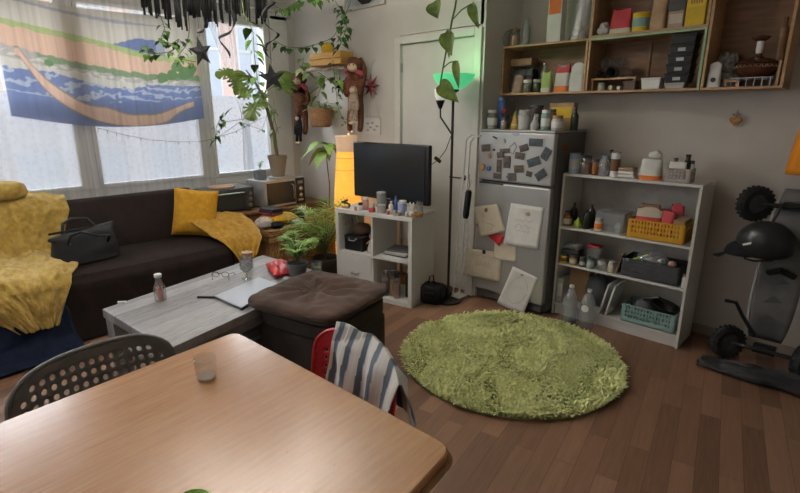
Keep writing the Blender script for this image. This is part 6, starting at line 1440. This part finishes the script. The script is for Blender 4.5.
# ================= FOIL FRINGE, STARS, SWIRLS =================
XG=-3.7
g0,g1=onx(140,-6,XG),onx(266,-6,XG)
t=thing('foil_fringe','black foil fringe garland hanging from a cord at the top of the picture','garland',(XG,(g0.y+g1.y)/2,ZC-.02)); L=t.location[:]
fo=nm('black_foil',(.006,.006,.007),(.012,.012,.013),20,.5,spec=.2)
b=B(); zt_=ZC-.1; b.tube([(XG,g0.y-.05,zt_),(XG,g1.y+.05,zt_)],.006,n=6); b.at(L).obj('cord',matblack,t)
for f in(0,.5,1): y=g0.y+(g1.y-g0.y)*f; b=B(); b.tube([(XG,y,zt_),(XG,y,ZC-.002)],.0025,n=5); b.at(L).obj('hanger',matblack,t)
R=random.Random(12)
for k in range(95):
    f=R.random(); y=g0.y+(g1.y-g0.y)*f; pxx=140+126*f; env=(15+11*math.sin(PI*min(1,f*1.05)) if f<.75 else 24) + (6 if .18<f<.32 else 0); zb_=onx(pxx,R.uniform(.35,1.05)*env,XG).z; x=XG+R.uniform(-.04,.04); w_=R.uniform(.004,.011); sl=R.uniform(-.02,.02)
    b=B(); P=[(x,y-w_,zt_),(x,y+w_,zt_),(x+.006,y+w_+sl,(zt_+zb_)/2),(x+.006,y-w_+sl,(zt_+zb_)/2),(x,y+w_+sl,zb_),(x,y-w_+sl,zb_)]; b.add(P,[(0,1,2,3),(3,2,4,5)]); b.at(L).obj('foil_strip',fo,t,solid=.0012)
star(onx(272,78,-3.7)[:],.115,'large black five pointed star hanging before the right window pane',matblack,5,.012,rz=math.radians(50),cord=[(0,0,ZC-onx(272,78,-3.7).z)],tilt=.1)
star(onx(201,52,-3.7)[:],.11,'dark grey five pointed star seen edge on before the window mullion',matblack,5,.012,rz=math.radians(105),cord=[(0,0,ZC-onx(201,52,-3.7).z)],tilt=.2)
def swirl(pts,label,X=-3.7):
    P=[onx(x,y,X) for x,y in pts]
    for _ in range(2): P=[P[0]]+[q for i in range(len(P)-1) for q in (P[i].lerp(P[i+1],.25),P[i].lerp(P[i+1],.75))]+[P[-1]]
    O=P[0]; t=thing('foil_swirl',label,'swirl',O[:]); b=B(); K=len(P)-1; n=60; V=[]
    def ev(f):
        f=f*K; i=min(int(f),K-1); g=f-i; g=g*g*(3-2*g)*.5+g*.5; return P[i].lerp(P[i+1],g)
    for k in range(n+1):
        p=ev(k/n); w_=.002+.014*abs(math.sin(PI*k/n*3+.6)); V+= [p+Vector((.0,-w_,w_*.3)),p+Vector((0,w_,-w_*.3))]
    b.add([v-O for v in V],[(2*k,2*k+1,2*k+3,2*k+2) for k in range(n)]); b.obj('swirl_strip',fo,t,solid=.001); b=B(); b.tube([(0,0,0),(0,0,ZC-O.z-.002)],.0012,n=4); b.obj('string',matblack,t)
swirl([(204,12),(207,18),(206,26),(202,31),(197,33)],'short black foil swirl near the mullion under the fringe')
swirl([(232,10),(235,22),(231,32),(224,35),(218,38),(222,44),(229,52),(230,58)],'long black foil swirl before the middle of the right window')
swirl([(275,2),(266,8),(262,16),(265,24),(272,30),(280,34),(274,40),(266,44),(264,50),(267,56),(273,60)],'long black foil swirl right of the hanging vine',-3.6)
# ================= CLOTH ON RED CHAIR =================
pc=nm('x',(0.5,.5,.5))
m=bpy.data.materials.new('plaid_cloth'); m.use_nodes=True; N=m.node_tree.nodes; Lk=m.node_tree.links; p=N['Principled BSDF']; p.inputs['Roughness'].default_value=.9
a=N.new('ShaderNodeAttribute'); a.attribute_name='Col'; Lk.new(a.outputs['Color'],p.inputs['Base Color'])
b=B(); nu,nv=90,70; PL=[]
CX,CY=-1.24,1.08
def cl(u,v):
    # u across the chair back, v over the top: 0 table side bottom, 1 far side bottom
    x=-1.455+.405*u; top=.763-.03*abs((x+1.315)/.25)**3-.05*max(0,u-.72)/.28; yt=1.16-.05*((x+1.315)/.25)**2-.052*(x+1.315)
    s=(v-.56)*.62
    fold=.012*math.sin(u*17+2*fbm(u*3,v*3))+.012*fbm(u*5,v*5)
    if s<0: y=yt-.03+s*.1+fold; z=top+s*.92
    else: y=yt+.034+s*.12+fold; z=top-s*.9
    k=max(0,1-abs(s)/.05); z+=.02*k; y=y*(1-k*.9)+yt*k*.9
    x+= .05*(v-.42)+.0
    return (x,y,z+.012+.3*fold)
b.grid(cl,nu,nv); o=b.obj('plaid_cloth',m,solid=.004,off=1); ca=o.data.color_attributes.new('Col','FLOAT_COLOR','POINT')
for j in range(nv+1):
    for i in range(nu+1):
        U=i/nu*5.2-j/nv*2.2; Vv=j/nv*5; c=(.62,.6,.56)
        s1=(U+.35*Vv)%1.0; s2=(Vv-.2*U)%2.5
        if s1<.36: c=(.1,.12,.15) 
        elif .36<=s1<.42: c=(.4,.44,.5)
        if s2<.35: c=tuple(q*.5 for q in c) if s1>=.36 else (.05,.06,.08)
        if abs(s1-.7)<.03: c=(.68,.68,.66)
        ca.data[j*(nu+1)+i].color=(*c,1)
tag(o,'blue grey and white striped cloth draped over the red chair back','cloth')
